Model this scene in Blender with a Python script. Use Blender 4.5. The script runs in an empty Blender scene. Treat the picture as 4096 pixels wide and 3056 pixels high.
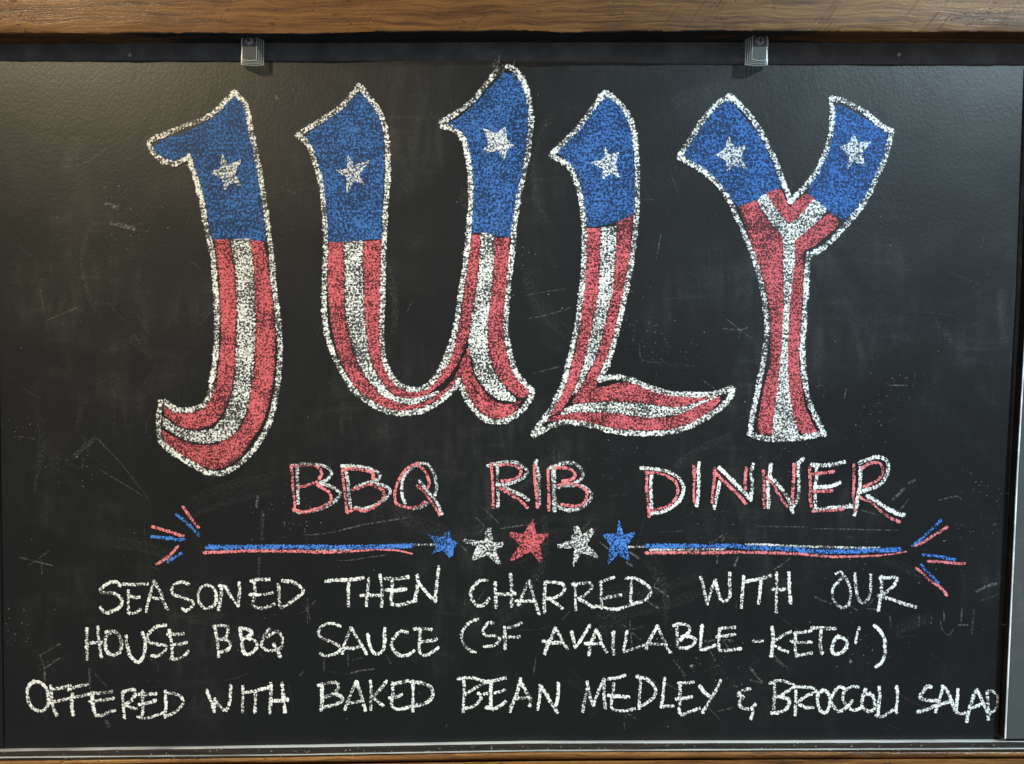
import bpy, bmesh, math, random
from mathutils import Vector, Matrix, noise as mnoise
from mathutils.geometry import tessellate_polygon
random.seed(7)
SC = bpy.context.scene
COL = SC.collection

# ------------------------------------------------------------------ camera, light, exposure
D = 0.677                       # camera distance to the board, metres
F = 3078.0                      # focal length in photo pixels (photo is 4096 wide)
S = D / F                       # metres on the board per photo pixel
PITCH = math.radians(2.6)
cam_d = bpy.data.cameras.new('camera'); cam = bpy.data.objects.new('camera', cam_d); COL.objects.link(cam)
cam_d.sensor_width = 36; cam_d.lens = 36 * F / 4096; cam_d.clip_start = 0.01; cam_d.clip_end = 50
CPOS = Vector((0, -D * math.cos(PITCH), D * math.sin(PITCH)))
cam.location = CPOS; cam.rotation_euler = (math.pi / 2 - PITCH, 0, 0)
SC.camera = cam
CROT = cam.rotation_euler.to_matrix()

def P(px, py, h=0.0):
    """photo pixel -> point on the plane standing h (photo pixels) in front of the board"""
    d = CROT @ Vector(((px - 2048) / F, -(py - 1528) / F, -1))
    t = (-h * S - CPOS.y) / d.y
    return CPOS + d * t

world = bpy.data.worlds.new('World'); SC.world = world; world.use_nodes = True
bg = world.node_tree.nodes['Background']; bg.inputs[1].default_value = 1.0      # dim room: pale ceiling, dark lower half
_t = world.node_tree; _c = _t.nodes.new('ShaderNodeTexCoord'); _s = _t.nodes.new('ShaderNodeSeparateXYZ'); _r = _t.nodes.new('ShaderNodeValToRGB')
_t.links.new(_c.outputs['Generated'], _s.inputs[0]); _t.links.new(_s.outputs[2], _r.inputs[0]); _t.links.new(_r.outputs[0], bg.inputs[0])
_e = _r.color_ramp.elements; _e.new(0.5)
for _k, (_p, _v) in zip(_e, [(0.0, 0.26), (0.12, 0.26), (0.55, 0.58)]): _k.position = _p; _k.color = (_v * 0.94, _v * 0.99, _v * 1.06, 1)

def spot(name, loc, target, energy, color, size, blend, radius):
    l = bpy.data.lights.new(name, 'SPOT'); o = bpy.data.objects.new(name, l); COL.objects.link(o)
    o.location = loc
    o.rotation_euler = (Vector(target) - Vector(loc)).to_track_quat('-Z', 'Y').to_euler()
    l.energy = energy; l.color = color; l.spot_size = math.radians(size); l.spot_blend = blend; l.shadow_soft_size = radius
    return o
spot('warm_spot_lamp', (-1.26, -1.2, 1.21), (-0.46, 0, 0.0), 205, (1.0, 0.83, 0.50), 42, 0.75, 0.022)
spot('cool_spot_lamp', (1.60, -1.2, 1.45), (0.50, 0, 0.0), 500, (0.67, 0.89, 1.0), 38, 0.75, 0.022)

SC.view_settings.view_transform = 'Standard'; SC.view_settings.look = 'None'
SC.view_settings.exposure = 0.0; SC.view_settings.gamma = 1.0; SC.view_settings.use_curve_mapping = False
try:
    SC.cycles.transparent_max_bounces = 32; SC.cycles.max_bounces = 10
except Exception: pass

# ------------------------------------------------------------------ node helpers
class N:
    def __init__(s, name):
        s.m = bpy.data.materials.new(name); s.m.use_nodes = True
        s.t = s.m.node_tree; s.t.nodes.clear(); s.L = s.t.links
        s.out = s.add('ShaderNodeOutputMaterial')
    def add(s, typ, **kw):
        n = s.t.nodes.new(typ)
        for k, v in kw.items(): setattr(n, k, v)
        return n
    def link(s, a, b): s.L.new(a, b)
    def val(s, node, key, v):
        sock = node.inputs[key]
        if hasattr(v, 'is_output'): s.link(v, sock)
        else: sock.default_value = v
    def math(s, op, a, b=0.0, c=None, clamp=False):
        n = s.add('ShaderNodeMath', operation=op, use_clamp=clamp)
        s.val(n, 0, a); s.val(n, 1, b)
        if c is not None: s.val(n, 2, c)
        return n.outputs[0]
    def obj(s): return s.add('ShaderNodeTexCoord').outputs['Object']
    def mapping(s, vec, scale=(1, 1, 1), rot=(0, 0, 0), loc=(0, 0, 0)):
        n = s.add('ShaderNodeMapping'); s.link(vec, n.inputs[0])
        n.inputs['Scale'].default_value = scale; n.inputs['Rotation'].default_value = rot; n.inputs['Location'].default_value = loc
        return n.outputs[0]
    def noise(s, vec, scale, detail=3, rough=0.55, dist=0.0):
        n = s.add('ShaderNodeTexNoise'); s.link(vec, n.inputs['Vector'])
        n.inputs['Scale'].default_value = scale; n.inputs['Detail'].default_value = detail
        n.inputs['Roughness'].default_value = rough; n.inputs['Distortion'].default_value = dist
        return n.outputs[0]
    def voro(s, vec, scale, feature='F1', out='Distance', rand=1.0):
        n = s.add('ShaderNodeTexVoronoi', feature=feature); s.link(vec, n.inputs['Vector'])
        n.inputs['Scale'].default_value = scale; n.inputs['Randomness'].default_value = rand
        return n.outputs[out]
    def rng(s, v, a, b, c=0.0, d=1.0, smooth=True):
        n = s.add('ShaderNodeMapRange', interpolation_type='SMOOTHSTEP' if smooth else 'LINEAR')
        s.val(n, 0, v); s.val(n, 1, a); s.val(n, 2, b); s.val(n, 3, c); s.val(n, 4, d)
        return n.outputs[0]
    def mix(s, f, a, b, typ='MIX'):
        n = s.add('ShaderNodeMix', data_type='RGBA', blend_type=typ)
        s.val(n, 0, f)
        for i, v in ((6, a), (7, b)):
            if hasattr(v, 'is_output'): s.link(v, n.inputs[i])
            else: n.inputs[i].default_value = (*v, 1) if len(v) == 3 else v
        return n.outputs[2]
    def ramp(s, f, stops):
        n = s.add('ShaderNodeValToRGB'); s.link(f, n.inputs[0])
        e = n.color_ramp.elements
        while len(e) < len(stops): e.new(0.5)
        for k, (p, c) in zip(e, stops): k.position = p; k.color = (*c, 1)
        return n.outputs[0]
    def bump(s, h, strength, dist, normal=None):
        n = s.add('ShaderNodeBump'); s.link(h, n.inputs['Height'])
        n.inputs['Strength'].default_value = strength; n.inputs['Distance'].default_value = dist
        if normal is not None: s.link(normal, n.inputs['Normal'])
        return n.outputs[0]
    def bsdf(s, **kw):
        n = s.add('ShaderNodeBsdfPrincipled')
        for k, v in kw.items():
            k = k.replace('_', ' ')
            if isinstance(v, tuple): n.inputs[k].default_value = (*v, 1) if len(v) == 3 else v
            else: s.val(n, k, v)
        s.link(n.outputs[0], s.out.inputs[0])
        return n

def chalk(name, color, dark, T=0.455, film=0.0, soft=0.03, edge=0.30, scale=560, streak=None, hatching=0.34):
    a = N(name); o = a.obj()
    warp = a.noise(o, 900, 2)
    v = o
    if streak: v = a.mapping(o, scale=streak)
    n1 = a.noise(v, scale, 4, 0.62)
    n2 = a.noise(o, 34, 4, 0.65)
    hatch = a.noise(a.mapping(o, rot=(0, math.radians(-12), 0), scale=(95, 100, 430)), 1.0, 3, 0.6)
    pits = a.voro(o, 760)                                  # little craters of the board grain
    uv = a.add('ShaderNodeUVMap', uv_map='stroke').outputs[0]
    sx = a.add('ShaderNodeSeparateXYZ'); a.link(uv, sx.inputs[0])
    e = a.math('SUBTRACT', 1.0, a.math('ABSOLUTE', a.math('SUBTRACT', a.math('MULTIPLY', sx.outputs[0], 2.0), 1.0)))
    ef = a.rng(e, 0.0, 0.60, edge, 0.0)
    cv = a.add('ShaderNodeCombineXYZ'); a.link(a.math('MULTIPLY', sx.outputs[1], 11.0), cv.inputs[0])
    ridge = a.noise(cv.outputs[0], 1.0, 1, 0.5)            # chalk skips across the stroke
    pr = a.add('ShaderNodeAttribute', attribute_name='press').outputs['Fac']
    v1 = a.math('ADD', n1, a.math('MULTIPLY', a.math('SUBTRACT', n2, 0.5), 0.34))
    v1 = a.math('ADD', v1, a.math('MULTIPLY', a.math('SUBTRACT', hatch, 0.5), hatching))
    v1 = a.math('ADD', v1, a.math('MULTIPLY', a.math('SUBTRACT', pits, 0.45), -0.16))
    v1 = a.math('ADD', v1, a.math('MULTIPLY', a.math('SUBTRACT', pr, 0.5), 0.22))
    v1 = a.math('ADD', v1, a.math('MULTIPLY', a.math('SUBTRACT', ridge, 0.5), 0.30))
    v1 = a.math('SUBTRACT', v1, ef)
    alpha = a.math('MAXIMUM', a.rng(v1, T - soft, T + soft), a.math('MULTIPLY', a.rng(e, 0.22, 0.6), film))
    tone = a.rng(v1, T - 0.02, T + 0.24, 0.0, 1.0, False)
    col = a.mix(tone, dark, color)
    hgt = a.math('ADD', n1, a.math('MULTIPLY', warp, 0.35))
    b = a.bump(hgt, 0.7, 0.0012)
    sh = a.bsdf(Base_Color=col, Roughness=0.95, Specular_IOR_Level=0.1, Normal=b, Alpha=alpha)
    return a.m

M = {}
M['white'] = chalk('white_chalk', (0.90, 0.885, 0.835), (0.46, 0.45, 0.43), T=0.476, film=0.06, soft=0.05)
M['writing'] = chalk('white_writing_chalk', (0.90, 0.885, 0.835), (0.50, 0.49, 0.465), T=0.460, film=0.07, soft=0.05, hatching=0.10)
M['white_sparse'] = chalk('thin_white_chalk', (0.76, 0.76, 0.74), (0.34, 0.34, 0.33), T=0.485, film=0.08, soft=0.06)
M['red_line'] = chalk('red_line_chalk', (0.76, 0.23, 0.245), (0.50, 0.13, 0.14), T=0.455, film=0.12, soft=0.05, hatching=0.1)
M['red'] = chalk('red_chalk', (0.64, 0.135, 0.155), (0.38, 0.075, 0.085), T=0.480, film=0.13, soft=0.055)
M['blue'] = chalk('blue_chalk', (0.062, 0.165, 0.44), (0.030, 0.082, 0.235), T=0.475, film=0.26, soft=0.06, scale=480)
M['star'] = chalk('star_chalk', (0.76, 0.76, 0.73), (0.42, 0.42, 0.41), T=0.47, film=0.06)
M['bright_blue'] = chalk('blue_stroke_chalk', (0.075, 0.23, 0.66), (0.035, 0.11, 0.34), T=0.46, film=0.10)

def ghost_mat():
    a = N('old_chalk_trace'); o = a.obj()
    n1 = a.noise(o, 420, 4, 0.65)
    pr = a.add('ShaderNodeAttribute', attribute_name='press').outputs['Fac']
    al = a.math('MULTIPLY', a.rng(n1, 0.40, 0.62), pr)
    a.bsdf(Base_Color=(0.62, 0.61, 0.58), Roughness=0.95, Specular_IOR_Level=0.1, Alpha=al)
    return a.m
M['ghost'] = ghost_mat()

def board_mat(name, dust=1.0, base=(0.0058, 0.0060, 0.0062)):
    a = N(name); o = a.obj()
    big = a.noise(o, 7, 4, 0.6, 0.6)
    wipe = a.noise(a.mapping(o, scale=(9, 1, 2.2), rot=(0, 0.15, 0)), 9, 5, 0.6, 0.4)
    wipe2 = a.noise(a.mapping(o, scale=(2, 1, 14), rot=(0, -0.25, 0)), 8, 5, 0.65, 0.3)
    fine = a.noise(o, 520, 3, 0.6)
    sm = a.math('MULTIPLY', a.rng(big, 0.46, 0.72), a.math('ADD', a.rng(wipe, 0.40, 0.75), a.rng(wipe2, 0.5, 0.8)))
    sm = a.math('MULTIPLY', sm, a.rng(fine, 0.30, 0.72, 0.25, 1.3))
    # crumbs of chalk
    cell = a.voro(o, 170); on = a.rng(a.voro(o, 170, out='Color'), 0.0, 1.0) if False else None
    patch = a.rng(a.noise(o, 16, 3, 0.7), 0.52, 0.72)
    crumb = a.math('MULTIPLY', a.rng(a.noise(o, 640, 2, 0.5), 0.69, 0.75), a.math('ADD', a.math('MULTIPLY', patch, 0.85), 0.12))
    f = a.math('ADD', a.math('MULTIPLY', sm, 0.024 * dust), 0.0)
    col = a.mix(f, base, (0.60, 0.60, 0.57))
    col = a.mix(a.math('MULTIPLY', crumb, 0.15), col, (0.55, 0.55, 0.52))
    h1 = a.noise(a.mapping(o, scale=(1.0, 1, 0.72)), 400, 4, 0.6, 0.3)
    h2 = a.noise(a.mapping(o, scale=(1.0, 1, 0.45)), 75, 4, 0.6, 0.5)
    b = a.bump(a.math('ADD', h1, a.math('MULTIPLY', h2, 1.1)), 0.15, 0.0009)
    r = a.math('ADD', a.rng(big, 0.3, 0.7, 0.37, 0.46), a.math('MULTIPLY', sm, 0.2))
    a.bsdf(Base_Color=col, Roughness=r, Specular_IOR_Level=0.30, Normal=b)
    return a.m
M['board'] = board_mat('black_board_paint')
M['board_dust_glare'] = board_mat('dusty_board_with_glare', 2.2, (0.055, 0.058, 0.056))  # real dust, and glare on the glossy face put into the paler base

def paint(name, col, rough=0.5, bump=0.2):
    a = N(name); o = a.obj()
    n = a.noise(o, 180, 4, 0.6)
    c = a.mix(a.rng(a.noise(o, 40, 4, 0.65), 0.35, 0.7), tuple(x * 0.7 for x in col), tuple(x * 1.3 for x in col))
    a.bsdf(Base_Color=c, Roughness=rough, Normal=a.bump(n, bump, 0.001))
    return a.m
M['wall'] = paint('black_wall_paint', (0.10, 0.099, 0.099), 0.5)
M['edge_black'] = paint('black_edge_paint', (0.012, 0.011, 0.010), 0.45)
M['nail'] = paint('painted_nail', (0.34, 0.33, 0.31), 0.4)
M['pale_edge'] = paint('pale_edge_surface', (0.62, 0.64, 0.64), 0.6)  # pale strip, its tone varying at random

def wood_mat(name, tint=1.0, saw=1.0, underside_paint=False):
    a = N(name); o = a.obj()
    warp = a.noise(a.mapping(o, scale=(5, 9, 9)), 3.0, 3, 0.5)
    cv = a.add('ShaderNodeCombineXYZ'); sp = a.add('ShaderNodeSeparateXYZ'); a.link(o, sp.inputs[0])
    a.link(sp.outputs[0], cv.inputs[0]); a.link(sp.outputs[1], cv.inputs[1])
    a.link(a.math('ADD', sp.outputs[2], a.math('MULTIPLY', warp, 0.014)), cv.inputs[2])
    g = cv.outputs[0]
    g1 = a.noise(a.mapping(g, scale=(6, 90, 150)), 1.0, 5, 0.62, 0.15)
    g2 = a.noise(a.mapping(g, scale=(22, 300, 620)), 1.0, 5, 0.7, 0.1)
    g3 = a.noise(a.mapping(o, scale=(4, 10, 16)), 1.0, 3, 0.5)
    f = a.math('ADD', a.math('MULTIPLY', g1, 0.48), a.math('ADD', a.math('MULTIPLY', g2, 0.62), a.math('MULTIPLY', g3, 0.30)))
    c = a.ramp(f, [(0.48, (0.030 * tint, 0.013 * tint, 0.006 * tint)), (0.585, (0.085 * tint, 0.034 * tint, 0.012 * tint)),
                   (0.68, (0.180 * tint, 0.074 * tint, 0.020 * tint)), (0.80, (0.30 * tint, 0.138 * tint, 0.038 * tint))])
    # slanting saw marks, stronger to the right end of the plank
    xm = a.rng(a.math('ADD', sp.outputs[0], a.math('MULTIPLY', warp, 0.2)), -0.15, 0.30, 0.10, 1.0)
    slant = a.mapping(o, rot=(0, math.radians(-38), 0), scale=(1, 1, 1))
    sw = a.noise(a.mapping(slant, scale=(210, 40, 9)), 1.0, 2, 0.4)
    swm = a.math('MULTIPLY', a.rng(sw, 0.585, 0.66), a.math('MULTIPLY', xm, a.rng(a.noise(o, 22, 3, 0.6), 0.45, 0.60)))
    swm = a.math('MULTIPLY', swm, saw)
    c = a.mix(a.math('MULTIPLY', swm, 0.35), c, (0.035, 0.018, 0.010))
    # open pores
    pores = a.noise(a.mapping(o, scale=(60, 120, 150)), 1.9, 3, 0.6)
    pm = a.math('MULTIPLY', a.rng(pores, 0.60, 0.68), a.rng(a.noise(a.mapping(slant, scale=(34, 30, 7)), 1.0, 3, 0.6), 0.50, 0.62))
    c = a.mix(a.math('MULTIPLY', pm, 0.8), c, (0.03, 0.016, 0.009))
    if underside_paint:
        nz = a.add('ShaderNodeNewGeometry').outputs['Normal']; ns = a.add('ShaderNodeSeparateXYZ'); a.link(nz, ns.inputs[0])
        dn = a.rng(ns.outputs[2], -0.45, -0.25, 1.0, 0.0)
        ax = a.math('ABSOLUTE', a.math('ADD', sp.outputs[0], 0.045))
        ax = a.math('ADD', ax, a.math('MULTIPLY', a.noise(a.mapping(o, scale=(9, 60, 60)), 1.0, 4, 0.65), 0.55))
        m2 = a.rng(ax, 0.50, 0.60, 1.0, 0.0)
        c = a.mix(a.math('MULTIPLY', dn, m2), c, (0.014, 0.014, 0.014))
    h = a.math('ADD', a.math('MULTIPLY', g2, 0.7), a.math('ADD', a.math('MULTIPLY', swm, -0.9), a.math('MULTIPLY', pm, -1.6)))
    b = a.bump(h, 0.38, 0.0009)
    n = a.bsdf(Base_Color=c, Roughness=0.55, Specular_IOR_Level=0.16, Normal=b)
    n.inputs['Coat Weight'].default_value = 0.07; n.inputs['Coat Roughness'].default_value = 0.14
    a.link(b, n.inputs['Coat Normal'])
    return a.m
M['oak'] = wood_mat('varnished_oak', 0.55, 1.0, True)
M['oak2'] = wood_mat('varnished_oak_ledge', 0.66, 0.15)

def moulding_mat():
    a = N('worn_black_moulding'); o = a.obj()
    n = a.noise(a.mapping(o, scale=(14, 200, 200)), 1.0, 4, 0.65)
    geo = a.add('ShaderNodeNewGeometry'); sz = a.add('ShaderNodeSeparateXYZ'); a.link(geo.outputs['True Normal'], sz.inputs[0])
    up = a.rng(sz.outputs[2], 0.5, 0.9)
    d = a.math('MULTIPLY', up, a.rng(a.noise(a.mapping(o, scale=(9, 60, 60)), 1.0, 4, 0.6), 0.25, 0.62, 0.25, 1.0))
    c = a.mix(d, a.ramp(n, [(0.35, (0.008, 0.007, 0.006)), (0.75, (0.028, 0.020, 0.014))]), (0.34, 0.335, 0.32))  # chalk dust lies on the ledges
    cr = a.rng(a.noise(o, 420, 2, 0.5), 0.66, 0.72)
    c = a.mix(a.math('MULTIPLY', cr, 0.25), c, (0.5, 0.5, 0.48))
    a.bsdf(Base_Color=c, Roughness=0.45, Specular_IOR_Level=0.28, Normal=a.bump(n, 0.5, 0.001))
    return a.m
M['moulding'] = moulding_mat()

def acrylic(name, white, rough):
    a = N(name); o = a.obj()
    p = a.add('ShaderNodeBsdfPrincipled'); p.inputs['Base Color'].default_value = (0.80, 0.82, 0.80, 1)
    p.inputs['Roughness'].default_value = rough; p.inputs['Specular IOR Level'].default_value = 0.7
    a.link(a.bump(a.noise(o, 700, 3, 0.6), 0.15, 0.0006), p.inputs['Normal'])
    q = a.add('ShaderNodeBsdfTransparent'); q.inputs[0].default_value = (0.76, 0.78, 0.77, 1)
    mx = a.add('ShaderNodeMixShader'); mx.inputs[0].default_value = white
    a.link(q.outputs[0], mx.inputs[1]); a.link(p.outputs[0], mx.inputs[2]); a.link(mx.outputs[0], a.out.inputs[0])
    return a.m
M['acrylic'] = acrylic('clear_acrylic', 0.085, 0.08)
M['tab_and_lit_sides'] = acrylic('cloudy_acrylic_lit_sides', 0.13, 0.15)  # cloudy tab; on the step sides the whiter mix stands for caught light
M['rim_highlight'] = acrylic('acrylic_rim_highlight', 0.85, 0.15)  # near-white bevels: the highlight along each step is put into the material
def metal(name, col, rough):
    a = N(name); o = a.obj()
    a.bsdf(Base_Color=col, Metallic=1.0, Roughness=rough, Normal=a.bump(a.noise(o, 900, 3), 0.2, 0.0004))
    return a.m
M['screw'] = paint('dull_screw_steel', (0.20, 0.20, 0.195), 0.4)
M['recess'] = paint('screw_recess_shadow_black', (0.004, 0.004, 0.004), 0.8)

# ------------------------------------------------------------------ object helpers
def tag(o, label=None, cat=None, group=None, kind=None):
    for k, v in (('label', label), ('category', cat), ('group', group), ('kind', kind)):
        if v: o[k] = v
    return o
def empty(name, loc=(0, 0, 0)):
    o = bpy.data.objects.new(name, None); COL.objects.link(o); o.location = loc; o.empty_display_size = 0.02
    return o
def mesh_obj(name, verts, faces, mats, parent=None, smooth=False, uvs=None, press=None, mi=None):
    me = bpy.data.meshes.new(name); me.from_pydata([tuple(v) for v in verts], [], faces); me.update()
    for m in (mats if isinstance(mats, (list, tuple)) else [mats]): me.materials.append(m)
    if uvs is not None:
        ul = me.uv_layers.new(name='stroke')
        for lp in me.loops: ul.data[lp.index].uv = uvs[lp.vertex_index]
    if press is not None:
        at = me.attributes.new('press', 'FLOAT', 'POINT')
        at.data.foreach_set('value', press)
    if mi is not None: me.polygons.foreach_set('material_index', mi)
    if smooth: me.polygons.foreach_set('use_smooth', [True] * len(me.polygons))
    o = bpy.data.objects.new(name, me); COL.objects.link(o)
    if parent is not None:
        o.parent = parent; o.matrix_parent_inverse = Matrix.Identity(4)
    return o

def cr(pts, step, closed=False):
    """centripetal-ish Catmull-Rom through the points, resampled every `step` pixels"""
    pts = [Vector((p[0], p[1])) for p in pts]
    q = [pts[0]]
    for p in pts[1:]:
        if (p - q[-1]).length > 0.5: q.append(p)
    pts = q
    if len(pts) == 1: return pts
    if len(pts) == 2:
        dense = [pts[0].lerp(pts[1], i / 20) for i in range(21)]
    else:
        dense = []
        ex = [pts[0] * 2 - pts[1]] + pts + [pts[-1] * 2 - pts[-2]]
        for i in range(len(pts) - 1):
            p0, p1, p2, p3 = ex[i], ex[i + 1], ex[i + 2], ex[i + 3]
            d = (p2 - p1).length
            m1 = (p2 - p0) * (d / max(1e-6, (p1 - p0).length + d)); m2 = (p3 - p1) * (d / max(1e-6, (p3 - p2).length + d))
            for k in range(10):
                t = k / 10; t2 = t * t; t3 = t2 * t
                dense.append((2 * t3 - 3 * t2 + 1) * p1 + (t3 - 2 * t2 + t) * m1 + (-2 * t3 + 3 * t2) * p2 + (t3 - t2) * m2)
        dense.append(pts[-1])
    return resample(dense, step=step)
def resample(pts, n=None, step=None):
    acc = [0.0]
    for a, b in zip(pts, pts[1:]): acc.append(acc[-1] + (b - a).length)
    tot = acc[-1]
    if n is None: n = max(2, int(round(tot / step)) + 1)
    out = []; j = 0
    for i in range(n):
        s = tot * i / (n - 1)
        while j < len(acc) - 2 and acc[j + 1] < s: j += 1
        seg = acc[j + 1] - acc[j]
        out.append(pts[j].lerp(pts[j + 1], 0 if seg < 1e-9 else (s - acc[j]) / seg))
    return out

class Chalk:
    """collects chalk strokes and fills into one mesh just proud of the board"""
    def __init__(s, h=1.0): s.v = []; s.f = []; s.uv = []; s.pr = []; s.h = h; s.k = 0
    def lift(s): s.k += 1; return s.h + 0.05 * s.k
    def stroke(s, pts, w, press=None, taper=0.0, step=6, jit=0.10, faint=False):
        c = cr(pts, step); n = len(c)
        if n < 2: return
        h = s.lift(); base = len(s.v); pr = random.uniform(0.35, 0.70) if press is None else press
        seed = random.uniform(0, 900)
        t0 = (c[1] - c[0]).normalized(); t1 = (c[-1] - c[-2]).normalized()
        c = [c[0] - t0 * w * 0.28] + c + [c[-1] + t1 * w * 0.28]; n = len(c)
        for i, p in enumerate(c):
            t = (c[min(i + 1, n - 1)] - c[max(i - 1, 0)])
            if t.length < 1e-6: t = Vector((1, 0))
            t.normalize(); nn = Vector((-t.y, t.x))
            x = i / (n - 1)
            ww = w * (1 + jit * 1.6 * mnoise.noise(Vector((seed, i * 0.22, 0)))) * 0.62
            if i == 0 or i == n - 1: ww *= 0.72
            if taper: ww *= 1 - taper * max(0, (x - 0.55) / 0.45)
            off = nn * (w * jit * 0.7 * mnoise.noise(Vector((seed + 7, i * 0.3, 3))))
            for sgn, u in ((-1, 0.0), (0, 0.5), (1, 1.0)):
                q = p + off + nn * (ww * sgn)
                s.v.append(P(q.x, q.y, h + (0.25 if sgn == 0 else 0))); s.uv.append((u, i * step * 0.01))
                s.pr.append(pr * (1 + 0.7 * mnoise.noise(Vector((seed, i * 0.11, 9)))) * min(1, 6 * x + .2, 6 * (1 - x) + .2) if faint else pr + 0.34 * mnoise.noise(Vector((seed, i * 0.11, 9))) + 0.22 * (abs(2 * x - 1) ** 3 - 0.25))
        for i in range(n - 1):
            a = base + 3 * i
            s.f.append((a, a + 1, a + 4, a + 3)); s.f.append((a + 1, a + 2, a + 5, a + 4))
    def fill(s, pts, press=0.5, jit=2.2, step=7, smooth=False, grow=0.0):
        pts = [Vector(p) for p in pts]
        if grow:
            area = sum(a.x * b.y - b.x * a.y for a, b in zip(pts, pts[1:] + pts[:1])); sg = 1 if area > 0 else -1
            res = []
            for i, p in enumerate(pts):
                d = (pts[(i + 1) % len(pts)] - pts[i - 1]).normalized()
                res.append(p + Vector((d.y, -d.x)) * grow * sg)
            pts = res
        dense = cr(pts + [pts[0]], step) if smooth else resample(pts + [pts[0]], step=step)
        dense = dense[:-1]
        dense = [p + Vector((random.uniform(-jit, jit), random.uniform(-jit, jit))) for p in dense]
        h = s.lift(); base = len(s.v)
        for p in dense:
            s.v.append(P(p.x, p.y, h)); s.uv.append((0.5, 0)); s.pr.append(press)
        for tri in tessellate_polygon([[Vector((p.x, p.y, 0)) for p in dense]]):
            s.f.append(tuple(base + i for i in tri))
    def band(s, a, b, press=0.5, jit=1.8, n=70, grow=0.0):
        A = resample(cr(a, 4), n=n); B = resample(cr(b, 4), n=n)
        h = s.lift(); base = len(s.v); sd = random.uniform(0, 900)
        for i in range(n):
            dd = (B[i] - A[i]); dd = dd / max(dd.length, 1e-6) * grow
            for p, u in ((A[i] - dd, 0.20), (A[i].lerp(B[i], 0.5), 0.5), (B[i] + dd, 0.80)):
                q = p + Vector((random.uniform(-jit, jit), random.uniform(-jit, jit)))
                s.v.append(P(q.x, q.y, h)); s.uv.append((u, 0)); s.pr.append(press + 0.22 * mnoise.noise(Vector((sd, i * 0.12, 2))))
        for i in range(n - 1):
            k = base + 3 * i
            s.f.append((k, k + 1, k + 4, k + 3)); s.f.append((k + 1, k + 2, k + 5, k + 4))
    def build(s, name, mat, parent, label=None):
        o = mesh_obj(name, s.v, s.f, mat, parent, uvs=s.uv, press=s.pr)
        if label: o['label'] = label
        return o

TILES = {'J1': (500, 300, 2.36), 'J2': (500, 900, 1.50125), 'U1': (1100, 200, 2.0127), 'U2': (1100, 900, 1.9436),
         'L1': (2100, 300, 2.36), 'L2': (2100, 900, 1.8356), 'Y1': (2650, 300, 2.203), 'Y2': (2650, 900, 1.836),
         't1': (1100, 1800, 3), 't2': (1800, 1800, 3), 't3': (2500, 1800, 3), 't4': (3100, 1800, 2.848),
         's1': (550, 1980, 3), 's2': (350, 2280, 3), 's3': (1050, 2250, 3), 's4': (1750, 2250, 3), 's5': (2400, 2250, 3), 's6': (3000, 2250, 3),
         'r1': (60, 2660, 3), 'r2': (780, 2660, 3), 'r3': (1250, 2660, 3), 'r4': (1800, 2660, 3), 'r5': (2300, 2660, 3), 'r6': (2900, 2660, 3), 'r7': (3358, 2660, 3),
         'g': (0, 0, 1)}
def pts(spec, tile=None):
    """'J1 x,y x,y J2 x,y ...' : sketch points, the tile name sets the origin and scale of what follows"""
    out = []
    for tok in spec.split():
        if ',' in tok:
            x, y = tok.split(','); ox, oy, k = TILES[tile]
            out.append((ox + float(x) / k, oy + float(y) / k))
        else: tile = tok
    return out
def star5(spec, tile=None):
    return pts(spec, tile)

# ------------------------------------------------------------------ wall and boards
def box_mesh(name, quad_front, h0, h1, mats, parent=None, bevel=1.2):
    """slab whose front outline is traced at height h1 and whose back lies at h0 (photo pixels)"""
    fr = [P(x, y, h1) for x, y in quad_front]
    back = [Vector((v.x, -h0 * S, v.z)) for v in fr]
    bm = bmesh.new()
    a = [bm.verts.new(v) for v in fr]; b = [bm.verts.new(v) for v in back]
    n = len(a)
    bm.faces.new(a); bm.faces.new(b[::-1])
    for i in range(n): bm.faces.new((a[i], b[i], b[(i + 1) % n], a[(i + 1) % n]))
    bmesh.ops.recalc_face_normals(bm, faces=bm.faces)
    if bevel: bmesh.ops.bevel(bm, geom=list(bm.edges), offset=bevel * S, segments=2, affect='EDGES')
    me = bpy.data.meshes.new(name); bm.to_mesh(me); bm.free()
    for m in (mats if isinstance(mats, (list, tuple)) else [mats]): me.materials.append(m)
    o = bpy.data.objects.new(name, me); COL.objects.link(o)
    if parent is not None: o.parent = parent
    return o

WALL_H = -16
w = box_mesh('wall', [(-2600, -1500), (6700, -1500), (6700, 4600), (-2600, 4600)], WALL_H - 40, WALL_H, M['wall'], bevel=0)
tag(w, 'black painted wall strip behind the chalkboard and the wooden beam', 'wall', kind='structure')

board = empty('chalkboard', P(2048, 2975, 0))
tag(board, 'wide black chalkboard with the coloured chalk menu writing', 'chalkboard')
BM_INV = Matrix.Translation(-board.location)
def on_board(o):
    o.parent = board; o.matrix_parent_inverse = BM_INV
    return o
panel = box_mesh('board_panel', [(-26, 242), (1400, 243), (2300, 246), (2700, 254), (4106, 258), (3994, 2962), (14, 2996)], WALL_H, 0, M['board'], bevel=1.5)  # top edge drawn along the beam's shadow line, shade put into the outline
on_board(panel)

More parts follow.
